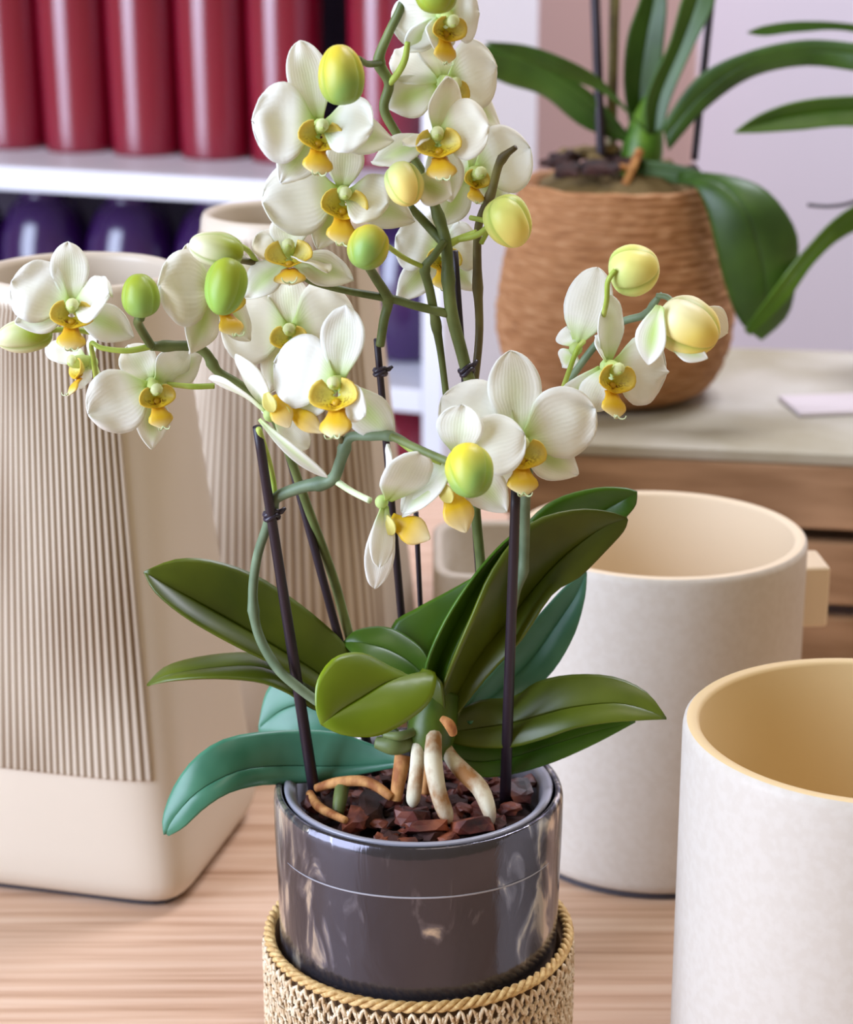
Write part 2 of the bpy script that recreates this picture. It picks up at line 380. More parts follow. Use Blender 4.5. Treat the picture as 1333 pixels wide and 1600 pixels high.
# ---------------------------------------------------------------- cylinder pots
def pot_cyl(cx, cy, label, tabs=(), inm='ceramic_in'):
    e = empty('ceramic_pot', (cx, cy, 0), label, 'pot', 'cream cylinder pots')
    R, h, tk = 0.0775, 0.178, 0.0070
    P = [(0, 0.003), (R-0.007, 0.003), (R-0.003, 0.0035), (R-0.0008, 0.006), (R, 0.010)]+[(R, 0.01+(h-0.014)*i/10) for i in range(1, 11)]+[(R-0.0004, h-0.0015), (R-0.0016, h-0.0003)]
    lathe('body', P, M['ceramic'], (cx, cy, 0), e, seg=96)
    P = [(R-0.0016, h-0.0003), (R-0.0028, h), (R-tk+0.0018, h), (R-tk+0.0006, h-0.0006), (R-tk, h-0.002), (R-tk, 0.02), (R-tk-0.006, 0.013), (0, 0.012)]
    lathe('inside', P, M[inm], (cx, cy, 0), e, seg=96, label='inner wall and lip with warm bounced light in the colour')
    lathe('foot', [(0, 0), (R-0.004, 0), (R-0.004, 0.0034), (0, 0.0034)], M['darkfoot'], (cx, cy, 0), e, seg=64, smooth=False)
    for a in tabs:
        d = Vector((math.cos(a), math.sin(a), 0))
        box('lug', Vector((cx, cy, h-0.034))+d*(R+0.004), (0.016, 0.030, 0.034), M['ceramic_in'], e, rot=a, bevel=0.0025, label='small square lug handle')
    return e
pot_cyl(0.124, 1.034, 'cream cylinder pot with a square lug, standing behind the orchid leaves on the right', (D(4), D(184)))
pot_cyl(0.1835, 0.777, 'cream cylinder pot cut off by the right edge, nearest the camera', (), 'ceramic_bounce')

# small square planter between
def planter():
    cx, cy = 0.062, 1.205; hw, hd, h = 0.058, 0.056, 0.112
    e = empty('square_planter', (cx, cy, 0), 'small cream square planter behind the orchid stems, beside the wooden crate', 'pot')
    rows = [(0.0, 0.002), (0.002, 0.0), (h*0.5, 0.0), (h-0.002, 0.0), (h-0.0005, 0.001), (h, 0.0025), (h-0.0005, 0.0055), (h-0.003, 0.0065), (0.012, 0.008)]
    V = []; Fc = []; seg = 96
    for z, ins in rows:
        for q in range(seg):
            a = 2*math.pi*q/seg; c_, s_ = abs(math.cos(a)), abs(math.sin(a)); r = 1/((c_**7+s_**7)**(1/7))
            V.append((cx+(hw-ins)*r*math.cos(a), cy+(hd-ins)*r*math.sin(a), z+0.0005))
    for k in range(len(rows)-1):
        for q in range(seg): Fc.append((k*seg+q, k*seg+(q+1) % seg, (k+1)*seg+(q+1) % seg, (k+1)*seg+q))
    Fc.append(tuple(reversed(range(seg)))); Fc.append(tuple((len(rows)-1)*seg+q for q in range(seg)))
    mesh_obj('body', V, Fc, M['ceramic'], e)
planter()

# ---------------------------------------------------------------- crate, card, wicker pot with second orchid
RC = D(-9)
cU = Vector((math.cos(RC), math.sin(RC), 0)); cV = Vector((-math.sin(RC), math.cos(RC), 0))
K0 = Q(790, 688, Y=1.305); CZ = K0.z; K0.z = 0
def KP(a, b, z): return K0+cU*a+cV*b+Vector((0, 0, z))
cr_e = empty('wooden_crate', KP(0.3, 0.15, 0), 'brown slatted wooden crate with a pale grey top carrying the wicker pot', 'crate')
def kbox(name, a0, a1, b0, b1, z0, z1, m, label=None, bev=0.002):
    return box(name, KP((a0+a1)/2, (b0+b1)/2, (z0+z1)/2), (a1-a0, b1-b0, z1-z0), m, cr_e, rot=RC, bevel=bev, label=label)
kbox('top_board', 0, 0.62, 0.0, 0.30, CZ-0.008, CZ, M['stone'], 'weathered grey beige top board')
zt = CZ-0.0085
for z1 in (zt, zt-0.052, zt-0.104):
    z0 = max(z1-0.043, 0.0)
    kbox('front_slat', 0, 0.62, 0.0, 0.012, z0, z1, M['crate'])
    kbox('back_slat', 0, 0.62, 0.288, 0.30, z0, z1, M['crate'])
    kbox('side_slat', 0, 0.012, 0.0125, 0.2875, z0, z1, M['crate'])
    kbox('side_slat', 0.608, 0.62, 0.0125, 0.2875, z0, z1, M['crate'])
for a in (0.0125, 0.5825):
    for b in (0.0125, 0.2625): kbox('corner_post', a, a+0.025, b, b+0.025, 0, zt, M['crate'])
pc = Q(1290, 632, Y=1.0); 
def onz(px, py, z):
    u = (px-W/2)/F; v = -(py-H/2)/F
    d = Vector((u, math.cos(PITCH)+v*math.sin(PITCH), -math.sin(PITCH)+v*math.cos(PITCH)))
    return Vector((0, 0, CAMZ))+d*((z-CAMZ)/d.z)
pc = onz(1300, 632, CZ+0.002)
tag(box('pale_card', pc, (0.062, 0.05, 0.003), M['card'], rot=D(8), bevel=0.0008), 'pale lilac card lying on the crate top at the right edge', 'card')

wc = onz(966, 625, CZ); wc = Vector((onz(966, 640, CZ).x, 1.432, CZ+0.0005))
wp = empty('wicker_pot', wc, 'brown wicker basket pot on the crate holding a flowerless orchid', 'basket')
hW = 0.152
def wprof():
    P = [(0.0, 0.0), (0.045, 0.0)]
    pts = cr([(0.050, 0.0, 0), (0.069, 0.010, 0), (0.081, 0.035, 0), (0.0835, 0.06, 0), (0.080, 0.09, 0), (0.074, 0.12, 0), (0.0700, hW, 0)], 170)
    for i, p in enumerate(pts):
        P.append((p.x+0.0009*abs(math.sin(i/170*math.pi*34)), p.y))
    return P+[(0.067, hW+0.001), (0.063, hW), (0.062, hW-0.02), (0.06, 0.02), (0, 0.02)]
def wfn(r, z, a):
    k = noise.noise(Vector((math.cos(a)*9, math.sin(a)*9, z*160)))*0.0014 if r > 0.04 else 0
    return r+k, z+(0.0025*noise.noise(Vector((math.cos(a)*3, math.sin(a)*3, 7))) if z > hW*0.9 else 0)
lathe('woven_wall', wprof(), M['wicker'], wc, wp, seg=150, fn=wfn)
pl = empty('green_orchid', wc+Vector((0, 0, hW-0.01)), 'orchid without visible flowers, long dark green leaves, growing in the wicker pot', 'plant')
V = []; Fc = []
def mfn(r, z, a): return r, z+0.006*noise.noise(Vector((math.cos(a)*r*90, math.sin(a)*r*90, 3)))
lathe('moss', [(0.0, hW-0.002), (0.02, hW+0.004), (0.04, hW+0.004), (0.055, hW-0.002), (0.0605, hW-0.012)], M['moss'], wc, pl, seg=60, fn=mfn)

def leaf(name, e1, mid, e2, m, parent, n=22, th=0.0012, bulge=0.0, label=None, Yb=None):
    """three rails given as photo pixels + mm behind the pot centre"""
    f = (lambda p: Q(p[0], p[1], p[2])) if Yb is None else (lambda p: Q(p[0], p[1], Y=Yb+p[2]/1000))
    A = cr([f(p) for p in e1], n); B = cr([f(p) for p in mid], n); D2 = cr([f(p) for p in e2], n)
    V = []; Fc = []; TS = [0, .12, .35, .6, .82, .94, .985]; TS = TS+[1.0]+[2-q for q in reversed(TS)]; cols = len(TS); cc = []
    for i in range(n):
        a, b, c = A[i], B[i], D2[i]
        nn = (c-a).cross(B[min(i+1, n-1)]-B[max(i-1, 0)])
        if nn.length > 1e-9: nn.normalize()
        if nn.dot(CB) < 0: nn = -nn
        wid = (c-a).length
        for j in range(cols):
            t = TS[j]
            p = a.lerp(b, t) if t <= 1 else b.lerp(c, t-1)
            s = t if t <= 1 else 2-t
            V.append(p+nn*(bulge*wid*math.sin(math.pi*s*0.5)*(1-s)*2.2-wid*0.012*max(0, (s-.9)*10)))
            q = 1.0 if 0.02 < s < 0.95 else (0.62 if s >= 0.95 else 1.3); q *= 1+0.05*math.sin(t*31)+0.05*noise.noise(Vector((t*14, i*.25, e1[0][0])))
            cc.append((q, q, q, 1))
    for i in range(n-1):
        for j in range(cols-1): Fc.append((i*cols+j, i*cols+j+1, (i+1)*cols+j+1, (i+1)*cols+j))
    o = mesh_obj(name, V, Fc, m, parent, cc, label=label)
    solid(o, th, 0); return o
YB = 1.432
# leaves of the far orchid: (px,py,offset mm)
leaf('leaf', [(985,215,0),(930,150,-5),(850,95,-10),(790,68,-15),(735,78,-20)], [(1000,222,0),(925,172,-5),(850,118,-10),(790,95,-15),(735,92,-20)], [(1010,232,0),(915,200,0),(850,150,0),(790,130,-5),(735,105,-20)], M['leaf_back'], pl, Yb=YB, bulge=.05)
leaf('leaf', [(990,185,-10),(940,125,-20),(880,90,-35),(820,70,-40),(760,65,-50)], [(1000,195,-10),(940,135,-20),(880,102,-35),(820,80,-40),(760,66,-50)], [(1010,205,-10),(950,150,-20),(880,120,-30),(820,96,-40),(760,67,-50)], M['leaf_back'], pl, Yb=YB)
leaf('leaf', [(985,200,0),(975,130,0),(980,60,0),(1000,0,0),(1015,-60,0)], [(1000,200,5),(1000,130,5),(1010,60,5),(1022,0,5),(1030,-60,0)], [(1015,200,0),(1030,130,0),(1038,60,0),(1042,0,0),(1035,-60,0)], M['leaf_back'], pl, Yb=YB+.01)
leaf('leaf', [(1010,210,-8),(1010,150,-8),(1045,70,-8),(1065,0,-8),(1085,-60,-8)], [(1022,210,-4),(1032,150,-4),(1065,70,-4),(1090,0,-4),(1105,-60,-8)], [(1035,205,-8),(1050,150,-8),(1085,70,-8),(1118,0,-8),(1115,-60,-8)], M['leaf_back'], pl, Yb=YB-.01)
leaf('leaf', [(1035,195,0),(1090,120,-10),(1170,80,-20),(1260,62,-30),(1345,68,-40)], [(1040,215,0),(1095,150,-8),(1170,98,-18),(1260,80,-28),(1345,84,-40)], [(1045,235,0),(1105,168,-5),(1175,120,-10),(1260,102,-20),(1345,112,-40)], M['leaf_back'], pl, Yb=YB-.02, bulge=.05)
leaf('leaf', [(1060,268,-30),(1140,275,-50),(1200,300,-60),(1243,360,-65),(1245,420,-65),(1232,490,-65),(1190,531,-65)], [(1060,275,-30),(1120,285,-55),(1165,330,-70),(1185,390,-72),(1195,440,-72),(1195,490,-70),(1190,531,-65)], [(1060,285,-30),(1085,290,-50),(1105,330,-60),(1120,390,-65),(1132,440,-65),(1155,500,-65),(1190,531,-65)], M['leaf_back'], pl, Yb=YB-.02, bulge=.06, label='broad dark green leaf hanging over the pot rim')
leaf('leaf', [(1000,250,-20),(1050,255,-30),(1100,270,-40),(1118,285,-45)], [(1000,262,-20),(1050,268,-30),(1100,280,-40),(1118,286,-45)], [(1000,278,-20),(1050,286,-30),(1100,292,-40),(1118,287,-45)], M['leaf_back'], pl, n=12, Yb=YB)
def tubeY(name, pts, radii, m, parent, Yb, seg=10, n=None, label=None):
    return tube(name, [(a, b, (Yb-POTY)*1000+c) for a, b, c in pts], radii, m, parent, n=n, seg=seg, label=label)
tubeY('stem_base', [(1003,300,0),(1002,255,0),(1008,205,4),(1016,150,6)], [46,56,50,16], M['stem_bright'], pl, YB)
tubeY('root', [(1000,235,-20),(985,270,-30),(972,298,-35)], [12,12,9], M['root_tan'], pl, YB)
tubeY('root', [(880,268,-30),(920,258,-32),(980,262,-25)], [9,10,8], M['root_tan'], pl, YB)
for i, (a, b) in enumerate([((940, 260, -5), (928, -60, 0)), ((1085, 250, 0), (1118, -60, 0)), ((955, 240, 10), (962, -60, 10))]):
    o = tubeY('support_stake', [a, tuple((a[k]+b[k])/2 for k in range(3)), b], [13]*3 if i == 0 else [10]*3 if i == 1 else [14]*3, M['stake'] if i != 2 else M['stem_brown'], None, YB)
    tag(o, ['dark plant stake in the wicker pot, left of the leaves', 'dark plant stake in the wicker pot, right of the leaves', 'brownish stalk rising beside the left stake of the wicker pot'][i], 'stake')
# third plant, mostly out of frame at right
p3 = empty('potted_orchid', Q(1480, 560, Y=1.50), 'green plant beyond the right edge, only its leaf ends reach into view', 'plant')
YC = 1.40
leaf('leaf', [(1480,60,0),(1333,37,0),(1250,33,0),(1195,40,0),(1168,50,0)], [(1480,75,0),(1333,44,0),(1250,42,0),(1195,48,0),(1168,51,0)], [(1480,90,0),(1333,50,0),(1250,50,0),(1195,56,0),(1168,52,0)], M['leaf_back'], p3, Yb=YC)
leaf('leaf', [(1480,150,0),(1333,150,0),(1250,158,0),(1190,178,0),(1148,206,0)], [(1480,180,6),(1333,172,6),(1250,180,6),(1190,193,4),(1148,207,0)], [(1480,210,0),(1333,197,0),(1250,203,0),(1190,207,0),(1148,208,0)], M['leaf_green'], p3, Yb=YC)
leaf('leaf', [(1480,260,0),(1333,322,-20),(1262,385,-45),(1215,445,-75),(1163,516,-90)], [(1480,275,0),(1333,340,-20),(1268,398,-45),(1220,460,-75),(1168,520,-90)], [(1480,300,0),(1333,362,-20),(1275,408,-45),(1228,472,-75),(1172,524,-90)], M['leaf_green'], p3, Yb=YC)
_p = Q(1480, 560, Y=1.5)
lathe('pot', [(0, 0), (0.040, 0), (0.050, 0.11), (0.046, 0.11), (0.044, 0.09), (0, 0.088)], M['ceramic'], (_p.x, 1.49, CZ+0.001), p3, seg=48, label='cream ceramic pot')
tubeY('stem_base', [(1480,500,90),(1480,300,60),(1480,60,20)], [30,28,14], M['stem_leaf'], p3, YC)
tubeY('twig', [(1262,320,0),(1300,322,0),(1345,312,0),(1480,260,0)], [5,5,5,5], M['clip'], p3, YC)

# ================================================================ jute basket + glass pot
PC = Vector((Q(654, 1222, 0).x, POTY, 0)); RIM = Q(654, 1222, 0).z
BR = 0.0675; BZ = Q(652, 1447, 0).z
jb = empty('jute_basket', (PC.x, PC.y, 0), 'natural jute crochet basket around the lower part of the glass pot', 'basket')
lathe('lining', [(0, 0.0005), (BR-0.006, 0.0005), (BR-0.002, 0.006), (BR-0.0015, BZ-0.004), (BR-0.0040, BZ-0.004), (BR-0.0045, 0.003), (0, 0.003)], M['jute_dark'], PC, jb, seg=72)
# crochet cord: rows of twisted zig-zags linked by short cords
V = []; Fc = []
nz_ = 84; rows = 12
for r in range(rows):
    z0 = 0.006+(BZ-0.012)*r/(rows-1)
    for half in (0,):
        path = []
        for s in range(nz_*6+1):
            th = 2*math.pi*s/(nz_*6)
            tt = s/6+0.5*(r % 2)
            zz = z0+0.0024*math.cos(2*math.pi*tt)+0.0012*noise.noise(Vector((th*12, r*5, 1)))
            rr = BR+0.0007+0.0006*math.sin(4*math.pi*tt+r)+0.0006*noise.noise(Vector((th*9, r*3, 4)))
            path.append(Vector((PC.x+rr*math.cos(th), PC.y+rr*math.sin(th), zz)))
        tube_geo(path, [0.00085+0.0003*noise.noise(Vector((i*.7, r, 0))) for i in range(len(path))], 5, False, V, Fc)
    if r < rows-1:
        dz = (BZ-0.012)/(rows-1)
        for s in range(nz_):
            for q in (0, 1):
                th = 2*math.pi*(s+0.5*(r % 2)+random.uniform(-.12, .12))/nz_+(0.012 if q else -0.012)
                th2 = th+random.uniform(-.02, .02)
                rr = BR+0.0010+random.uniform(-.0003, .0004)
                tube_geo([Vector((PC.x+rr*math.cos(a), PC.y+rr*math.sin(a), z0+0.002+(dz-0.001)*k/3)) for k, a in enumerate((th, (th+th2)/2+.006, (th+th2)/2-.004, th2))], [0.0007]*4, 5, False, V, Fc)
o = mesh_obj('crochet_cord', V, Fc, M['jute'], jb); o['kind'] = 'stuff'
# twisted straw rope on rim
V = []; Fc = []
for q in range(3):
    path = []
    for s in range(481):
        th = 2*math.pi*s/480; ph = th*30+q*2*math.pi/3
        rr = BR-0.0012+0.0014*math.cos(ph); zz = BZ-0.001+0.0014*math.sin(ph)
        path.append(Vector((PC.x+rr*math.cos(th), PC.y+rr*math.sin(th), zz)))
    tube_geo(path, [0.00125]*481, 6, False, V, Fc)
mesh_obj('rim_rope', V, Fc, M['straw'], jb, label='twisted golden straw rope')

GR = 0.0628
gp = empty('glass_pot', (PC.x, PC.y, 0.003), 'smoky mirrored glass pot holding the flowering orchid', 'pot')
def gfn(r, z, a):
    k = 0.00035*noise.noise(Vector((math.cos(a)*4, math.sin(a)*4, z*40))) if r > 0.05 else 0
    return r+k, z
P = [(0, 0.0035), (0.052, 0.0035), (0.057, 0.006), (0.0595, 0.012), (0.0605, 0.03)]+[(0.0605+(GR-0.0605)*min(1, (i/14)), 0.03+(RIM-0.036)*i/16) for i in range(1, 17)]
P += [(GR-0.0002, RIM-0.0035), (GR-0.0010, RIM-0.0012), (GR-0.0022, RIM-0.0005), (GR-0.0034, RIM-0.0012), (GR-0.0038, RIM-0.004), (GR-0.0038, RIM-0.03), (0.055, 0.012), (0, 0.010)]
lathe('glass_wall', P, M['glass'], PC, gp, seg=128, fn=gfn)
# faint pale ring round the glass
zr = Q(640, 1404, -62).z
V, Fc = tube_geo([Vector((PC.x+(GR-0.0001)*math.cos(a), PC.y+(GR-0.0001)*math.sin(a), zr+0.0006*math.sin(3*a))) for a in [D(-152+124*k/60) for k in range(61)]], [0.00048*math.sin(math.pi*(k+1)/62)**0.5 for k in range(61)], 6)
mesh_obj('pale_ring', V, Fc, M['ringline'], gp, label='faint pale line around the glass')
ip = lathe('nursery_pot', [(0, 0.012), (0.046, 0.012), (0.050, 0.02), (0.0545, RIM-0.008), (0.0580, RIM-0.0025), (0.0583, RIM-0.0010), (0.0575, RIM-0.0004), (0.0560, RIM-0.0006), (0.0545, RIM-0.0020), (0.0535, RIM-0.0030), (0.0525, RIM-0.012), (0.048, 0.02), (0, 0.016)], M['plastic'], PC, seg=96)
tag(ip, 'pale grey translucent plastic liner pot inside the smoky glass pot', 'pot')

# bark
BL = RIM-0.011
bk = empty('potting_bark', (PC.x, PC.y, BL-0.02), 'dark reddish bark chips filling the glass pot', 'bark')
lathe('bark_bed', [(0, BL-0.03), (0.047, BL-0.03), (0.0505, BL-0.006), (0.046, BL-0.004), (0.03, BL-0.003), (0.0, BL-0.002)], M['bark_dark'], PC, bk, seg=48, fn=lambda r, z, a: (r, z+0.003*noise.noise(Vector((math.cos(a)*r*150, math.sin(a)*r*150, 1)))))
def chip(x, y, z, s, m, par=None):
    bm = bmesh.new(); bmesh.ops.create_icosphere(bm, subdivisions=2, radius=1)
    sv = Vector((s*random.uniform(.8, 1.25), s*random.uniform(.6, .9), s*random.uniform(.35, .6)))
    sd = random.uniform(0, 99)
    R3 = Matrix.Rotation(random.uniform(0, 6.28), 3, 'Z') @ Matrix.Rotation(random.uniform(-.6, .6), 3, 'X')
    for v in bm.verts:
        p = v.co.copy(); k = 1+0.45*noise.noise(p*1.6+Vector((sd, 0, 0)))
        p = Vector((max(-.8, min(.8, p.x)), max(-.75, min(.75, p.y)), max(-.6, min(.6, p.z))))*k
        v.co = R3 @ Vector((p.x*sv.x, p.y*sv.y, p.z*sv.z)) + Vector((x, y, z))
    V = [v.co.copy() for v in bm.verts]; Fc = [tuple(v.index for v in f.verts) for f in bm.faces]; bm.free()
    return mesh_obj('bark_chip', V, Fc, m, par or bk, smooth=False)
for i in range(130):
    a = random.uniform(0, 2*math.pi); r = 0.044*math.sqrt(random.random())
    chip(PC.x+r*math.cos(a), PC.y+r*math.sin(a), BL+random.uniform(0, 0.004), random.uniform(0.0035, 0.0075), M['bark'] if random.random() < .75 else M['bark_dark'])
for (px, py, s, mk) in [(580,1262,12,'bark_dark'),(560,1280,9,'bark'),(640,1278,10,'bark'),(665,1292,9,'bark'),(735,1290,10,'bark'),(810,1235,9,'bark'),(838,1218,7,'bark'),(488,1255,8,'bark'),(520,1262,7,'bark_dark'),(610,1255,8,'bark')]:
    p = onz(px, py, BL+0.005); chip(p.x, p.y, p.z, s/1000, M[mk])

for i in range(34):
    a = random.uniform(0, 2*math.pi); r = 0.052*math.sqrt(random.random())
    if r*math.sin(a) < -0.02 and r*math.cos(a) > 0: continue
    chip(wc.x-0.004+r*math.cos(a), wc.y+r*math.sin(a), wc.z+hW+0.006+0.010*(1-r/0.056)+(0.006 if math.cos(a) < 0 else 0), random.uniform(0.007, 0.013), random.choice([M['bark_dark'], M['moss'], M['bark_dark']]), pl)

# ================================================================ the flowering orchid
orc = empty('flowering_orchid', (PC.x, PC.y, BL), 'multi-stemmed orchid with creamy white flowers with yellow lips, in the glass pot', 'plant')

BROAD = [(0, .16), (.06, .24), (.16, .52), (.28, .80), (.42, .97), (.55, 1.0), (.70, .93), (.82, .76), (.91, .55), (.97, .31), (1.0, 0.02)]
SEPAL = [(0, .26), (.10, .40), (.25, .70), (.42, .93), (.56, 1.0), (.70, .94), (.82, .76), (.91, .54), (.97, .30), (1.0, 0.02)]
POINT = [(0, .26), (.10, .42), (.25, .72), (.42, .96), (.56, .98), (.70, .82), (.82, .58), (.91, .34), (.97, .16), (1.0, 0.02)]
ARROW = [(0, .50), (.15, .52), (.32, .66), (.46, .92), (.62, 1.0), (.75, .82), (.88, .45), (.96, .22), (1.0, 0.03)]
EAR = [(0, .40), (.15, .62), (.35, .92), (.55, 1.0), (.75, .88), (.88, .64), (.96, .36), (1.0, 0.03)]
def prof(T, u):
    for (a, b), (c, d) in zip(T, T[1:]):
        if u <= c: return b+(d-b)*(u-a)/(c-a)
    return T[-1][1]
WHT = Vector((0.96, 0.965, 0.91)); CRM = Vector((0.90, 0.84, 0.64)); GRN = Vector((0.50, 0.66, 0.14)); LIM = Vector((0.60, 0.77, 0.20))
YEL = Vector((0.86, 0.58, 0.02)); YL2 = Vector((0.78, 0.66, 0.03)); BRN = Vector((0.34, 0.10, 0.015)); GOL = Vector((0.78, 0.38, 0.01))
def petal_geo(P0, P1, w, n, T, bow=0.08, cup=0.12, nu=16, nv=11, colf=None, ruff=0.02, V=None, Fc=None, cols=None, seed=0, curl=0.0, skew=0.0):
    V = [] if V is None else V; Fc = [] if Fc is None else Fc; cols = [] if cols is None else cols
    ax = (P1-P0); Ln = ax.length; ax = ax/Ln; n = (n-ax*n.dot(ax)).normalized(); sd = ax.cross(n); b0 = len(V)
    for i in range(nu):
        tt = i/(nu-1); u = 1-(1-tt)**1.45 if tt < 1 else 1.0
        h = prof(T, u)*w/2
        for j in range(nv):
            v = -1+2*j/(nv-1)
            z = bow*Ln*math.sin(math.pi*u)*0.8 - curl*Ln*u*u + cup*w*v*v*(h/(w/2))
            z += ruff*w*noise.noise(Vector((u*3.1+seed, v*1.7*u, seed*1.3)))*(0.3+u) - 0.035*w*math.exp(-(v*5)**2)*(1-u)
            V.append(P0+ax*(Ln*u)+sd*(h*v+skew*w*math.sin(math.pi*u)*0.5)+n*z)
            cols.append(colf(u, v) if colf else (1, 1, 1, 1))
    for i in range(nu-1):
        for j in range(nv-1): Fc.append((b0+i*nv+j, b0+i*nv+j+1, b0+(i+1)*nv+j+1, b0+(i+1)*nv+j))
    return V, Fc, cols
def colmix(base, tint, stripe=0.0, root=0.7):
    def f(u, v):
        k = root*max(0, 1-u/0.36)**1.3
        k = max(k, stripe*math.exp(-(v*2.3)**2)*max(0, math.sin(math.pi*min(1, u*1.12)))**0.8)
        c = base.lerp(tint, min(1, k))
        return c4(c)[:3]+(0.5+0.5*v,)
    return f
def ellipsoid(V, Fc, cols, c, ax, r1, r2, col, seg=10, rings=7):
    ax = ax.normalized(); a = ax.orthogonal().normalized(); b = ax.cross(a); b0 = len(V)
    for i in range(rings+1):
        t = math.pi*i/rings
        for s in range(seg):
            q = 2*math.pi*s/seg
            V.append(c-ax*(r1*math.cos(t))+(a*math.cos(q)+b*math.sin(q))*(r2*math.sin(t)+1e-5)); cols.append(c4(col))
    for i in range(rings):
        for s in range(seg): Fc.append((b0+i*seg+s, b0+i*seg+(s+1) % seg, b0+(i+1)*seg+(s+1) % seg, b0+(i+1)*seg+s))
KIND = {'D': ('dorsal_sepal', SEPAL), 'P': ('petal', BROAD), 'S': ('sepal', POINT), 'T': ('petal', SEPAL)}
def flower(cx, cy, dy, yaw, pitch, roll, petals, lip=1.0, tone=0.0, fcol=0.0, label=None, lipyaw=None):
    """petals: (kind, tipx, tipy, width_px, twist, depth or None, bow)"""
    c = Q(cx, cy, dy); y, p, r = D(yaw), D(pitch), D(roll)
    n = (CR*math.sin(y)*math.cos(p)+CU*math.sin(p)+CB*math.cos(y)*math.cos(p)).normalized()
    up0 = (CU-n*CU.dot(n)).normalized(); rt0 = up0.cross(n)
    up = up0*math.cos(r)+rt0*math.sin(r); rt = up.cross(n)
    V, Fc, cols = [], [], []
    # column and the flower's green heart
    ellipsoid(V, Fc, cols, c-n*0.001, n, 0.0026, 0.0029, Vector((0.62, 0.76, 0.30)))
    if lip:
        ellipsoid(V, Fc, cols, c+n*0.0040-up*0.0006, n*1.0-up*0.35, 0.0058, 0.0028, Vector((0.66, 0.76, 0.26)))
        ellipsoid(V, Fc, cols, c+n*0.0076-up*0.0010, n-up*0.3, 0.0021, 0.0026, Vector((0.84, 0.88, 0.50)))
    f = mesh_obj('flower', V, Fc, M['petal'], orc, cols, label=label)
    for i, pt in enumerate(petals):
        kind, tx, ty, wpx = pt[:4]; tw = pt[4] if len(pt) > 4 else 0; dd = pt[5] if len(pt) > 5 else None
        bow = pt[6] if len(pt) > 6 else 0.04
        nm, T = KIND[kind]
        base = c + n*{'P': 0.0008, 'T': 0.0004, 'D': -0.0008, 'S': -0.0026}[kind]
        if dd is None:
            o0 = Vector((0, 0, CAMZ)); t1 = Q(tx, ty, 0)-o0; t1.normalize()
            den = t1.dot(n); lam = (c-o0).dot(n)/den; tip = o0+t1*lam
            if (tip-c).length > 0.036: 
                tip = Q(tx, ty, dy)
        else: tip = Q(tx, ty, dy+dd)
        if kind == 'S': tip = tip - n*0.003
        ax = (tip-base).normalized(); base = base+ax*0.0015
        nn = n if abs(n.dot(ax)) < 0.92 else (n+up*0.6)
        nn = (nn-ax*nn.dot(ax)).normalized(); nn = Matrix.Rotation(D(tw), 3, ax) @ nn
        sdv = cx*0.013+cy*0.007+i
        b = WHT.lerp(CRM, min(1, tone+random.uniform(0, 0.12)))  # cream share puts warm light through shaded petals into the colour
        if kind == 'S': colf = colmix(b, LIM, 0.7, 1.0)
        elif kind == 'D': colf = colmix(b, LIM, 0.25, 0.95)
        else: colf = colmix(b, LIM, 0.05, 1.1)
        g = petal_geo(base, tip, wpx*PX, nn, T, bow=bow, cup=0.015 if kind in 'PT' else 0.06, colf=colf, ruff=0.10, seed=sdv, curl=0.0)
        solid(mesh_obj(nm, g[0], g[1], M['petal'], f, g[2]), 0.0005, 0)
    if lip:
        s = 0.001*lip
        if lipyaw is not None:
            ly = D(lipyaw); n2 = (n*math.cos(ly)+rt*math.sin(ly)).normalized(); rt = up.cross(n2); n = n2
        X = lambda a, b_, c_: c+(rt*a+up*b_+n*c_)*s
        V, Fc, cols = [], [], []
        def earcol(sg):
            def fc(u, v):
                c_ = YEL.lerp(YL2, u); c_ = c_.lerp(Vector((0.88, 0.86, 0.55)), max(0, u-0.55)*1.3)
                st = (math.sin(v*17)*0.5+0.5)**2*max(0, 1-abs(u-.32)/.26)
                return c4(c_.lerp(BRN, 0.85*st))
            return fc
        nph, ns = 25, 9; b0 = len(V)
        for a_ in range(nph):
            ph = -122+244*a_/(nph-1); q = max(0, (abs(ph)-70)/52.0)
            Rr = (6.4+2.9*min(1, max(0, (abs(ph)-25)/50))**1.5)*(1-0.50*q**2.5)
            for s_ in range(ns):
                u = s_/(ns-1)
                rr = Rr*(0.16+0.84*u)*(1.0 if q == 0 else 1)
                x_ = rr*math.sin(D(ph))*(1-0.10*u*q); y_ = -4.6-rr*math.cos(D(ph))*0.95+q*2.6*u
                z_ = 3.0+4.6*u**1.6+0.8*q*u-1.0*math.exp(-(ph/16.0)**2)*u
                V.append(X(x_, y_, z_))
                c_ = YL2.lerp(YEL, u**2); c_ = c_.lerp(Vector((0.80, 0.84, 0.40)), max(0, min(1, (abs(ph)-30)/60))*(1-abs(u-.55)*1.1)*0.5)
                sp = (math.sin(ph*0.55)*0.5+0.5)*(0.5+0.5*math.sin(u*23+ph*.2))*math.exp(-((u-.5)/.26)**2)*math.exp(-(ph/62.0)**2)
                sp = max(sp, 0.75*math.exp(-(ph/20.0)**2)*math.exp(-((u-.55)/.4)**2))
                cq = c4(c_.lerp(BRN.lerp(GOL, .45), min(1, .6*math.exp(-(ph/20.0)**2)*math.exp(-((u-.55)/.4)**2)))); cols.append(cq[:3]+(1-min(1, 1.3*math.exp(-((u-.55)/.25)**2)*math.exp(-(ph/58.0)**2)),))
        for a_ in range(nph-1):
            for s_ in range(ns-1): Fc.append((b0+a_*ns+s_, b0+a_*ns+s_+1, b0+(a_+1)*ns+s_+1, b0+(a_+1)*ns+s_))
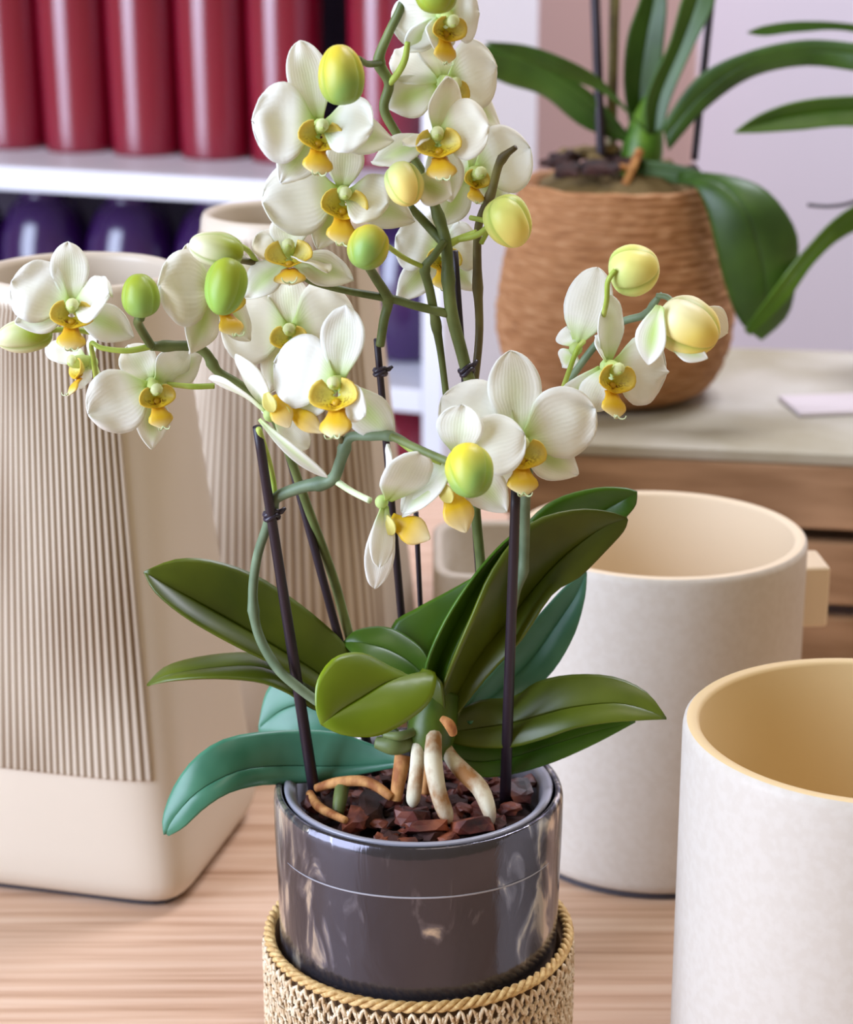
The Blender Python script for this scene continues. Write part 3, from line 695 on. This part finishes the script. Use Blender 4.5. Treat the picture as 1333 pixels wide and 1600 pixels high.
        def midcol(u, v):
            c_ = GOL.lerp(YEL, min(1, u*2.5)); k = max(0, (u-0.6)/0.4)*0.9+0.12*abs(v)*u
            return c4(c_.lerp(Vector((0.92, 0.88, 0.62)), min(1, k)))
        petal_geo(X(0, -9.6, 4.4), X(0, -20.6, 9.0), 12.0*s, n, ARROW, bow=0.12, cup=-0.14, nu=13, nv=9, colf=midcol, ruff=0.03, V=V, Fc=Fc, cols=cols, seed=3)
        ellipsoid(V, Fc, cols, X(0, -7.6, 4.2), n*0.6+up*0.3, 1.1*s, 1.5*s, YEL.lerp(BRN, .3), 8, 6)
        lp = mesh_obj('lip', V, Fc, M['lip'], f, cols, label='yellow lip with fine red brown markings'); solid(lp, 0.0005, 0)
        V, Fc = [], []
        for sg in (-1, 1):
            path = cr([X(0, -19.4, 9.2), X(sg*1.2, -20.6, 10.2), X(sg*2.4, -20.4, 11.4), X(sg*2.8, -19.2, 11.8)], 9)
            tube_geo(path, [(0.42-0.03*i)*s for i in range(9)], 5, True, V, Fc)
        mesh_obj('tendril', V, Fc, M['stem_pale'], f)
    return f
def bud(px, py, dy, wpx, hpx, rot, c1, c2, depthax=0.0, ped=None, pm='stem_lime', pr=4.0, tip=1.0, label=None, open_=0.0):
    """rot: image angle of the bud's axis, from pedicel end to tip (0 = up, clockwise)"""
    c = Q(px, py, dy); r = D(rot)
    ax = (CU*math.cos(r)+CR*math.sin(r)); ax = (ax*math.cos(D(depthax))+CB*math.sin(D(depthax))).normalized()
    a = ax.cross(CB).normalized(); b = ax.cross(a)
    V, Fc, cols = [], [], []; seg, rings = 48, 18
    hl, wr = hpx*PX/2, wpx*PX/2
    for i in range(rings+1):
        t = math.pi*i/rings; z = -math.cos(t)
        rad = (math.sin(t)**0.82)*(1+0.10*z*(-1))
        if z > 0.5: rad *= 1-0.12*(z-0.5)*tip
        for s in range(seg):
            q = 2*math.pi*s/seg
            seam = 1-0.13*math.exp(-((abs(math.sin(1.5*(q+0.5))))/0.20)**2)*math.sin(t)**.5-0.05*math.cos(3*(q+.5))+0.05*noise.noise(Vector((math.cos(q)*1.5, math.sin(q)*1.5, z*1.5+px)))
            V.append(c+ax*(hl*z)+(a*math.cos(q)+b*math.sin(q))*(wr*rad*seam))
            k = min(1, max(0, 0.5+0.75*z+0.25*math.cos(q*2+px))); sm = math.exp(-((abs(math.sin(1.5*(q+0.5))))/0.2)**2)*.6
            cols.append(c4(Vector(c1[:3]).lerp(Vector(c2[:3]), k).lerp(Vector(lin(150, 180, 60)[:3]), sm)))
    for i in range(rings):
        for s in range(seg): Fc.append((i*seg+s, i*seg+(s+1) % seg, (i+1)*seg+(s+1) % seg, (i+1)*seg+s))
    o = mesh_obj('bud', V, Fc, M['bud'], orc, cols, label=label)
    if ped:
        tube('pedicel', ped, pr, M[pm], o, seg=8)
    return o

# ---- flowers --------------------------------------------------
flower(498, 197, -22, 14, 0, 6, [('S', 618, 218, 62, 0, 8), ('S', 440, 284, 66), ('D', 468, 64, 64), ('P', 394, 190, 118), ('P', 583, 198, 108, -28, -6)], lip=1.0)
flower(535, 300, -10, 12, -4, 4, [('S', 650, 345, 62, 0, 6), ('S', 498, 388, 60), ('D', 540, 215, 60), ('P', 410, 318, 112), ('P', 606, 320, 100, -30, -5)], lip=1.05, tone=.22)
flower(452, 398, -16, 0, 30, -4, [('S', 552, 432, 66, 0, -4), ('S', 382, 458, 62, 0, -4), ('D', 452, 335, 60, 0, 10), ('P', 398, 372, 92, 25, 2), ('P', 512, 424, 60, -45, -14)], lip=1.05, tone=.3)
flower(338, 455, -10, 34, 4, -10, [('S', 302, 551, 58), ('S', 395, 530, 60, 0, 12), ('D', 292, 382, 56, 0, 6), ('P', 247, 448, 116), ('P', 380, 400, 90, 0, 18)], lip=0.95, tone=.3)
flower(455, 515, 26, -4, 4, 0, [('S', 420, 612, 62), ('S', 516, 600, 60), ('D', 448, 430, 66), ('P', 345, 510, 122), ('P', 552, 482, 118)], lip=0.9, tone=.4, label='soft cream flower behind the others')
flower(112, 478, -26, 12, 6, 2, [('S', 210, 524, 60, 0, 2), ('S', 24, 502, 58), ('D', 106, 378, 58), ('P', 18, 440, 98), ('P', 172, 462, 94, -34, -6)], lip=0.95)
flower(238, 600, -4, 20, -12, -12, [('S', 240, 704, 56), ('S', 318, 556, 62, 0, 8), ('D', 200, 540, 60, 0, 8), ('P', 138, 648, 102, 10), ('P', 292, 545, 70, 30, 4)], lip=0.85, tone=.15)
flower(140, 566, 8, -60, 10, 0, [('T', 128, 606, 44, 50, 2), ('T', 72, 540, 48, 40, 6), ('S', 160, 612, 26, 0, 10), ('D', 150, 520, 50, 0, 0)], lip=0.75, label='flower seen from behind at the left end')
flower(529, 597, -46, -14, 2, -4, [('S', 612, 686, 66, 0, 4), ('S', 446, 640, 58), ('D', 540, 477, 66, 12), ('P', 428, 568, 112), ('T', 568, 652, 60, 30, -12)], lip=1.1)
flower(425, 648, -40, 62, 4, -14, [('T', 368, 554, 62, 62, 4), ('T', 482, 700, 42, 48, -2), ('D', 328, 590, 50, 42, 10), ('S', 414, 604, 44, 40, 14)], lip=0, tone=.2, label='flower seen in profile facing right')
flower(600, 785, -52, 66, -12, -6, [('T', 606, 694, 60, 30, 4), ('P', 658, 706, 84, -35, -8), ('T', 586, 920, 46, 50, 4), ('T', 592, 886, 42, 40, -6)], lip=0.0, label='flower seen in profile, hanging low in the middle')
flower(716, 716, -50, -10, -4, 6, [('S', 790, 800, 66, 0, 0), ('S', 626, 808, 50, 30, -4), ('D', 722, 632, 72, 0, 2), ('P', 820, 680, 94, -15, 2), ('P', 628, 800, 60, 40, 2)], lip=0.0, tone=.08)
flower(812, 688, -36, 8, -2, 0, [('S', 906, 742, 66), ('S', 760, 760, 60, 0, 4), ('D', 797, 548, 84), ('P', 930, 638, 110, 6), ('P', 690, 622, 112, 0, 6)], lip=1.05, tone=.14)
flower(950, 572, -20, 30, -4, 4, [('S', 868, 658, 52, 20, 6), ('S', 940, 640, 30, 40, 0), ('D', 952, 460, 60, 15), ('P', 1042, 580, 112, 6, 10), ('T', 924, 642, 60, 40, -6), ('T', 932, 524, 50, 40, 2)], lip=1.0)
flower(900, 545, 4, 170, 10, 0, [('P', 934, 418, 74, 0, 4), ('T', 886, 510, 50, 0, 4), ('S', 880, 572, 40, 0, 8)], lip=0.0, label='flower seen from behind above the right cluster')
flower(682, 212, -12, 2, 6, -6, [('S', 582, 252, 54, 20, 2), ('S', 706, 312, 60, 0, -4), ('D', 700, 120, 70, 48, 0), ('P', 764, 196, 92, 0, -6), ('P', 630, 226, 60, 60, -4)], lip=1.0, tone=.32)
flower(694, 128, 8, 38, -6, 0, [('S', 608, 166, 70, 0, 2), ('D', 668, 50, 66, 0, 6), ('P', 776, 104, 108, 10, 2), ('P', 616, 80, 84, 0, 10), ('S', 790, 200, 60, 0, 12)], lip=0.9, tone=.22)
flower(694, 24, -4, 30, -20, 0, [('S', 690, 84, 54, 0, -8), ('D', 672, -48, 60), ('P', 748, 18, 88, 0, 2), ('P', 614, 44, 84, 0, 10), ('S', 640, 84, 50, 0, 8)], lip=0.85)
flower(738, 270, 16, 26, 0, 4, [('S', 690, 352, 60, 0, 0), ('S', 800, 318, 58, 0, 2), ('D', 764, 190, 66), ('P', 828, 232, 108, 0, 2), ('P', 690, 240, 92, 0, 6)], lip=0.65, tone=.05)
flower(690, 392, 34, 10, 0, 0, [('S', 622, 468, 54), ('S', 744, 452, 54), ('D', 690, 320, 56), ('P', 618, 370, 92), ('P', 748, 380, 80)], lip=0.85, tone=.05, label='flower behind the stems in the upper middle')
# yellow lips of the two low flowers
def extra_lip(parent_name, base, tip, wpx, dy):
    V, Fc, cols = [], [], []
    f = parent_name
    def cf(u, v):
        c_ = YEL.lerp(Vector((0.93, 0.84, 0.55)), max(0, (u-.45)/.55)); return c4(c_)
    petal_geo(Q(base[0], base[1], dy), Q(tip[0], tip[1], dy-6), wpx*PX, CB+CR*0.2, ARROW, bow=.12, cup=-.1, colf=cf, V=V, Fc=Fc, cols=cols, seed=base[0])
    lp = mesh_obj('lip', V, Fc, M['lip'], f, cols, label='yellow lip hanging below the petals'); solid(lp, 0.0006, 0)
    V, Fc, cols = [], [], []
    petal_geo(Q(base[0]-8, base[1]-6, dy-3), Q(base[0]+4, base[1]+24, dy-5), 22*PX, CB-CR*0.3, EAR, bow=.12, cup=.1, colf=lambda u, v: c4(YL2.lerp(Vector((.85,.85,.5)), .4)), V=V, Fc=Fc, cols=cols, seed=base[1])
    solid(mesh_obj('side_lobe', V, Fc, M['lip'], f, cols), 0.0005, 0)
fl = [o for o in orc.children if o.name.startswith('flower')]
f11 = fl[10]; f12 = fl[11]
extra_lip(f11, (610, 812), (672, 842), 44, -50)
extra_lip(f12, (700, 762), (728, 832), 48, -50)
extra_lip(fl[9], (446, 636), (504, 676), 30, -44)
extra_lip(fl[9], (424, 620), (452, 668), 34, -46)

# ---- buds -----------------------------------------------------
G1 = lin(146, 182, 92); G2 = lin(160, 176, 52); Y1 = lin(226, 206, 64); Yc = lin(250, 226, 120); Wg = lin(222, 226, 160)
bud(533, 117, -34, 66, 84, -6, G1, Y1, 10, [(560, 92, -20), (575, 100, -8), (596, 98, 4)], 'stem', 5)
bud(575, 387, -32, 60, 66, 200, Y1, G1, 20, [(595, 376, -22), (630, 402, -8), (664, 418, 0)], 'stem_lime', 4)
bud(795, 347, -8, 70, 80, 150, lin(214, 224, 120), Yc, -20, [(772, 344, -4), (748, 366, 2), (715, 374, 6)], 'stem_lime', 5)
bud(338, 389, -30, 52, 80, -80, G2, lin(236, 232, 200), 10, [(370, 381, -26), (388, 392, -18), (404, 414, -8)], 'stem_lime', 4)
bud(352, 448, -42, 60, 84, 190, G2, lin(150, 190, 84), 10)
bud(219, 462, -34, 56, 64, -4, G1, G2, 15, [(220, 496, -30), (216, 506, -26), (236, 540, -16)], 'stem', 7)
bud(38, 524, -20, 52, 84, -100, G2, lin(236, 232, 190), 0, [(76, 516, -20), (112, 515, -18), (150, 520, -14)], 'stem_lime', 4.5)
bud(734, 736, -78, 68, 80, 170, lin(240, 222, 60), G1, 30, [(702, 722, -70), (660, 704, -60), (612, 682, -48)], 'stem', 6)
bud(991, 421, -26, 76, 74, 80, lin(206, 220, 130), lin(244, 232, 130), 15, [(962, 422, -34), (950, 440, -34), (948, 470, -30), (940, 505, -10)], 'stem_lime', 4)
bud(1076, 510, -24, 86, 96, 120, lin(240, 236, 190), lin(246, 222, 110), 10, label='large bud starting to open')
bud(682, -14, -20, 60, 62, 0, G2, G1)
bud(632, 288, -26, 56, 66, 160, lin(214, 224, 150), lin(250, 226, 130), 15, label='opening yellow bud')
# sepals of the opening buds
def loose(base, tip, w, dy, dt, tw=0, T=POINT, g=0.5, nm='sepal', tone=.15, par=None):
    ax = Q(tip[0], tip[1], dy+dt)-Q(base[0], base[1], dy); nn = Matrix.Rotation(D(tw), 3, ax.normalized()) @ CB
    gg = petal_geo(Q(base[0], base[1], dy), Q(tip[0], tip[1], dy+dt), w*PX, nn, T, bow=.10, cup=.14, colf=colmix(WHT.lerp(CRM, tone), LIM, g, .8), seed=tip[0])
    return solid(mesh_obj(nm, gg[0], gg[1], M['petal'], par or orc, gg[2]), 0.0005, 0)
buds = [o for o in orc.children if o.name.startswith('bud')]
ob1, ob2 = buds[9], buds[11]
loose((1032, 478), (1013, 570), 50, -30, 6, 25, g=.9, par=ob1)
loose((1080, 490), (1137, 520), 56, -18, 4, 0, g=.1, tone=.5, par=ob1)
loose((1050, 540), (1106, 560), 34, -26, -4, 0, g=.8, par=ob1)
loose((650, 282), (706, 306), 60, -20, -2, 0, g=.7, tone=.5, par=ob2)
loose((405, 655), (512, 746), 20, -44, 0, 20, SEPAL, .5)

# ---- stems ----------------------------------------------------
st = lambda pts, r, m='stem', nodes=(), lab=None: tube('flower_stem', pts, r, M[m], orc, nodes=nodes, label=lab)
st([(695,1150,-2),(722,1090,6),(745,990,14),(752,900,16),(742,780,12),(742,640,10),(724,560,8),(706,490,6),(700,430,4),(697,380,4),(684,335,6),(660,270,8),(622,212,8),(600,170,8),(608,130,6),(592,96,4),(606,55,2),(628,8,0),(640,-40,0)], [7,7,8,8,8.5,9,9.5,10,9,9,8,7,7,7.5,8,8,7,6.5,5], nodes=(.44,.55,.83))
st([(606,134,6),(622,114,2),(633,92,-2),(637,66,-4)], [5,5.5,5,4], 'stem_lime')
st([(698,385,4),(668,352,8),(640,322,4)], [7.5,7,6])
st([(697,384,4),(720,372,6),(745,362,4)], [7,5,4], 'stem_lime')
st([(700,490,6),(650,478,2),(612,467,0),(545,455,-6),(490,441,-14),(470,430,-14)], [7,6.5,6.5,5.5,5,4])
st([(740,610,14),(749,520,16),(746,430,16),(748,352,14),(768,300,10),(782,252,4),(806,230,0)], [6.5,6.5,7,6.5,6.5,6.5,4], 'stem_brown', nodes=(.3,.65,.86))
st([(752,380,10),(764,350,8),(735,340,14)], [4,4,4], 'stem_lime')
st([(700,640,18),(690,560,14),(682,510,10),(672,455,4),(664,420,0),(678,400,-2),(694,378,2)], [5.5,5.5,7,7,7,6,6], nodes=(.34,.66))
st([(594,540,4),(600,500,2),(606,468,0),(588,436,-10),(574,414,-20)], [7,7.5,8,7.5,7], nodes=(.5,))
st([(620,1150,-2),(572,1070,8),(548,1000,18),(520,900,20),(480,790,12),(448,700,4),(420,640,0),(376,602,-4),(340,580,-6),(322,552,-8),(300,541,-10),(250,541,-14),(236,541,-16)], [8,8,8,7.5,7,7,7,7.5,8,7.5,7], nodes=(.7,.9))
st([(240,540,-16),(200,548,-18),(160,544,-18),(143,536,-16),(146,560,-8),(150,592,4)], [5,4.5,4,3.5,4,4], 'stem_lime')
st([(335,603,-2),(300,604,-4),(262,600,-2)], [4.5,4.5,4], 'stem_lime')
st([(405,414,-10),(384,408,-14),(326,404,-18)], [4.5,5,3], 'stem_brown')
st([(475,434,-6),(430,425,-8),(395,412,-12)], [5,5,5])
st([(620,1150,-10),(520,1110,-14),(455,1065,-16),(425,1032,-14),(402,985,-12),(395,930,-12),(402,870,-14),(418,820,-18),(426,792,-22),(434,776,-24),(475,760,-28),(518,750,-32),(534,715,-36),(546,684,-38),(580,682,-42),(614,682,-44),(640,696,-48),(668,708,-54)], [8,8,8,8,7.5,7.5,7.5,9,9,9.5,9,8.5,7,7,7,6], 'stem_blue', nodes=(.27,.46,.62,.73,.87))
st([(526,752,-32),(550,768,-40),(578,782,-48)], [5.5,5,5], 'stem_pale')
st([(430,778,-24),(426,750,-22),(418,715,-26),(404,670,-36)], [4.5,5,5,4.5], 'stem_lime')
st([(618,684,-44),(650,706,-50),(690,722,-50)], [5,6,5], 'stem_lime')
st([(534,690,-38),(530,676,-40)], [5,2], 'stem_brown')
st([(792,1120,2),(797,1000,-2),(806,930,-4),(817,892,-4),(820,830,-6),(822,770,-12),(836,690,-10),(880,610,-2),(930,540,0),(968,505,-2),(1008,492,-6),(1022,474,-10),(1034,458,-12)], [5,5.5,6.5,8,8.5,8,7,6,6,6,6,6,2.5], 'stem_blue', nodes=(.25,.84))
st([(1026,462,-12),(1042,464,-14),(1054,474,-18)], [4,4.5,4], 'stem_blue')
st([(880,606,-10),(892,572,-14),(902,546,-16),(912,534,-10)], [4,4,4,4], 'stem_lime')

# ---- leaves ---------------------------------------------------
lf = lambda e1, mid, e2, m, b=0.04, lab=None, th=.0012: leaf('leaf', e1, mid, e2, M[m], orc, bulge=b, label=lab, th=th)
lf([(225,893,0),(274,874,4),(329,875,8),(394,896,12),(452,932,14),(503,972,14),(543,1012,12),(600,1090,4)], [(225,894,0),(270,920,0),(315,945,2),(365,973,4),(420,1005,5),(480,1042,5),(530,1075,4),(605,1110,0)], [(225,895,0),(242,925,-6),(285,961,-10),(340,994,-10),(390,1020,-8),(450,1050,-4),(500,1080,-2),(600,1120,-2)], 'leaf_olive', .05)
lf([(231,1070,0),(263,1041,4),(329,1025,8),(401,1022,10),(452,1041,10),(500,1075,8),(610,1120,4)], [(231,1071,0),(265,1056,-4),(329,1045,-4),(401,1042,-2),(452,1062,0),(500,1095,2),(610,1125,0)], [(231,1072,0),(270,1064,-8),(335,1060,-12),(405,1066,-10),(452,1084,-8),(500,1112,-4),(610,1132,-4)], 'leaf_olive', .05)
lf([(257,1304,-18),(256,1275,-16),(275,1225,-12),(310,1180,-8),(360,1152,-2),(440,1141,8),(520,1143,12),(580,1162,8),(640,1186,0)], [(260,1302,-18),(272,1278,-18),(300,1246,-18),(335,1222,-14),(380,1203,-8),(440,1197,4),(510,1198,8),(570,1196,6),(640,1190,0)], [(264,1305,-18),(288,1292,-20),(318,1264,-20),(355,1240,-16),(400,1227,-6),(450,1224,4),(520,1218,6),(580,1206,4),(640,1194,0)], 'leaf_teal', .06, 'drooping bluish green leaf over the pot rim')
lf([(405,1135,40),(418,1080,44),(450,1050,44),(510,1060,36),(600,1110,20)], [(404,1140,40),(440,1110,38),(480,1100,34),(530,1110,28),(600,1120,18)], [(408,1146,40),(450,1146,32),(490,1150,28),(540,1150,24),(600,1140,16)], 'leaf_teal', .04, 'bluish green leaf partly hidden at the back')
lf([(640,1064,-8),(612,1046,-14),(565,1022,-24),(522,1028,-34),(496,1062,-42),(493,1100,-46),(503,1131,-46)], [(650,1056,-8),(632,1058,-20),(602,1068,-28),(566,1090,-36),(535,1108,-42),(515,1122,-46),(503,1131,-46)], [(662,1046,-8),(681,1056,-18),(672,1095,-28),(640,1124,-36),(590,1149,-42),(540,1148,-46),(503,1131,-46)], 'leaf_lime', .05, 'bright green leaf curling towards the camera', .0015)
lf([(660,1050,-6),(640,1062,-12),(630,1075,-12),(640,1110,-10),(655,1160,-8)], [(668,1052,-4),(668,1075,-6),(666,1095,-6),(668,1125,-4),(672,1165,-4)], [(676,1050,-6),(690,1068,-12),(694,1090,-12),(696,1120,-10),(690,1160,-8)], 'leaf_olive', .02)
lf([(538,1003,14),(560,985,16),(605,981,16),(645,1002,14),(668,1030,8),(684,1080,0)], [(538,1004,14),(565,1005,10),(605,1015,8),(640,1035,6),(665,1060,4),(680,1095,0)], [(538,1006,14),(560,1030,2),(600,1050,0),(630,1062,0),(650,1080,0),(672,1110,-4)], 'leaf_green', .04)
lf([(800,860,24),(760,890,26),(697,926,26),(654,949,24),(612,980,22),(640,1040,14),(668,1090,4)], [(800,862,24),(765,910,24),(720,960,22),(690,990,20),(672,1020,16),(672,1060,10),(680,1100,0)], [(800,866,24),(785,920,22),(760,980,20),(735,1020,18),(715,1050,14),(705,1080,6),(695,1110,0)], 'leaf_green', .04)
lf([(672,1110,-8),(664,1050,-8),(690,980,-8),(735,908,-4),(785,850,4),(830,815,12)], [(680,1110,-2),(682,1050,2),(710,980,4),(752,905,6),(795,850,10),(832,815,12)], [(690,1110,-6),(700,1050,-4),(732,975,0),(775,900,4),(805,850,8),(834,816,12)], 'leaf_green', .03, 'bright green folded leaf standing upright')
lf([(672,1125,-8),(706,1035,-12),(738,960,-12),(770,890,-8),(826,820,0),(893,797,8),(945,798,12),(979,808,14)], [(690,1130,-4),(745,1030,4),(788,978,8),(828,928,10),(872,878,12),(915,842,14),(950,820,14),(980,809,14)], [(705,1130,-6),(760,1060,-2),(815,1000,0),(862,930,4),(905,902,8),(945,862,12),(974,830,14),(981,811,14)], 'leaf_olive', .05)
lf([(740,1000,30),(790,870,32),(828,812,32),(872,779,32),(932,763,32),(975,763,32),(994,768,32)], [(760,1010,30),(820,880,34),(870,840,36),(910,815,38),(945,797,38),(972,782,36),(995,769,32)], [(780,1010,30),(850,900,32),(910,860,34),(950,835,34),(980,807,34),(994,788,34),(996,770,32)], 'leaf_green', .04)
lf([(705,1130,0),(760,1060,16),(802,1008,26),(850,952,32),(885,915,34),(916,892,34)], [(720,1130,4),(780,1080,20),(830,1030,30),(870,975,34),(900,930,36),(916,894,34)], [(735,1130,0),(800,1100,16),(858,1056,24),(896,995,30),(914,935,34),(917,896,34)], 'leaf_teal', .05, 'bluish green leaf behind the large upright leaf')
lf([(700,1120,2),(750,1095,8),(802,1090,8),(841,1066,8),(893,1055,4),(958,1058,0),(1010,1082,-6),(1041,1122,-12)], [(700,1145,0),(750,1138,0),(800,1130,-2),(845,1118,-4),(893,1106,-6),(960,1099,-8),(1005,1108,-10),(1041,1123,-12)], [(700,1160,-2),(741,1168,-6),(798,1168,-8),(850,1155,-12),(900,1138,-14),(955,1129,-14),(1000,1126,-14),(1041,1124,-12)], 'leaf_olive', .05)
lf([(690,1160,4),(740,1160,8),(800,1150,10),(860,1135,10),(920,1122,8),(993,1126,4)], [(690,1175,2),(740,1190,4),(795,1185,4),(860,1165,4),(925,1145,4),(993,1127,4)], [(690,1185,2),(740,1211,2),(790,1212,0),(860,1193,0),(930,1162,2),(993,1128,4)], 'leaf_green', .03)
# crown and stubs
tube('crown', [(672,1175,-8),(676,1130,-6),(690,1080,0)], [34,40,30], M['stem_leaf'], orc, seg=14)
tube('leaf_stub', [(588,1160,-12),(615,1165,-14),(640,1160,-10)], [10,16,14], M['stem'], orc)
tube('leaf_stub', [(600,1148,-14),(625,1150,-16),(650,1142,-12)], [5,8,7], M['stem'], orc)
tube('leaf_stub', [(690,1122,-28),(702,1132,-30),(708,1146,-28)], [5,9,7], M['root_tan'], orc)
def root(pts, r, m='root', nd=()): return tube('root', pts, r, M[m], orc, seg=10, nodes=nd, n=16)
root([(682,1120,-6),(678,1152,-16),(677,1190,-24),(684,1235,-28),(696,1270,-29),(702,1284,-28)], [9,13,15,14,13,6])
root([(664,1135,-4),(654,1168,-14),(651,1205,-20),(646,1246,-22),(645,1258,-20)], [8,11,12,12,5])
root([(690,1150,-4),(704,1182,-14),(724,1206,-20),(750,1232,-24),(764,1266,-28),(768,1288,-27)], [7,12,15,15,12,5])
root([(630,1180,-8),(624,1215,-12),(618,1250,-14)], [14,12,10], 'root_tan')
root([(494,1232,-2),(530,1222,-6),(575,1222,-10),(612,1246,-16)], [7,9,9,7], 'root_tan')
root([(484,1240,-4),(500,1262,-18),(540,1282,-32)], [7,8,6], 'root_tan')
root([(536,1225,-4),(532,1245,-12),(528,1272,-18)], [12,12,10], 'stem')
root([(672,1168,-8),(668,1200,-10),(664,1240,-12)], [8,8,7], 'root_tan')

# ================================================================ stakes and clips
def stake(a, b, r, label):
    m_ = tuple((a[k]+b[k])/2 for k in range(3))
    o = tube('support_stake', [a, m_, b], r, M['stake'], None, n=12, seg=12)
    return tag(o, label, 'stake')
stake((495,1262,4), (402,667,-34), [10,8.5,7.2], 'dark purple plant stake at the left front of the glass pot')
stake((789,1256,0), (806,765,-34), [9.5,8.5,7.5], 'dark plant stake at the right front of the glass pot')
stake((587,1210,17), (446,690,14), [8,7,6.5], 'dark stake behind the big left leaf, leaning left')
stake((647,1182,41), (589,530,14), [7.5,6.5,5.5], 'dark stake rising behind the low middle flower')
stake((769,1195,30), (711,392,14), [5.5,5,5], 'thin dark stake beside the main flower stem')
stake((668,1180,42), (650,800,40), [4.5,4.5,4.5], 'thin blurred dark stake at the back between the stems')
def clip(px, py, dy, s, rot, label):
    e = empty('plant_clip', Q(px, py, dy), label, 'clip', 'dark plastic plant clips')
    c = Q(px, py, dy); r = D(rot); ax = CR*math.cos(r)+CU*math.sin(r); v = CU*math.cos(r)-CR*math.sin(r)
    for k in (-1, 0.2):
        path = []
        for i in range(17):
            a = 2*math.pi*i/16
            path.append(c+ax*(math.cos(a)*9*s*PX)+CB*(math.sin(a)*8*s*PX)+v*((k*5+2*math.sin(a*2))*s*PX))
        V, Fc = tube_geo(path, [3.4*s*PX]*17, 6, False); mesh_obj('clip_ring', V, Fc, M['clip'], e)
    V, Fc = tube_geo([c+ax*7*s*PX, c+ax*14*s*PX+v*1*s*PX, c+ax*20*s*PX+v*5*s*PX], [4*s*PX, 4.2*s*PX, 2.5*s*PX], 6); mesh_obj('clip_tab', V, Fc, M['clip'], e)
clip(424, 803, -24, 1.15, 10, 'dark plastic clip tying the stem to the front left stake')
clip(594, 579, 10, 1.0, 5, 'dark plastic clip on the stake between the middle flowers')
clip(728, 577, 8, 1.1, 25, 'dark plastic clip holding the main stem to its thin stake')
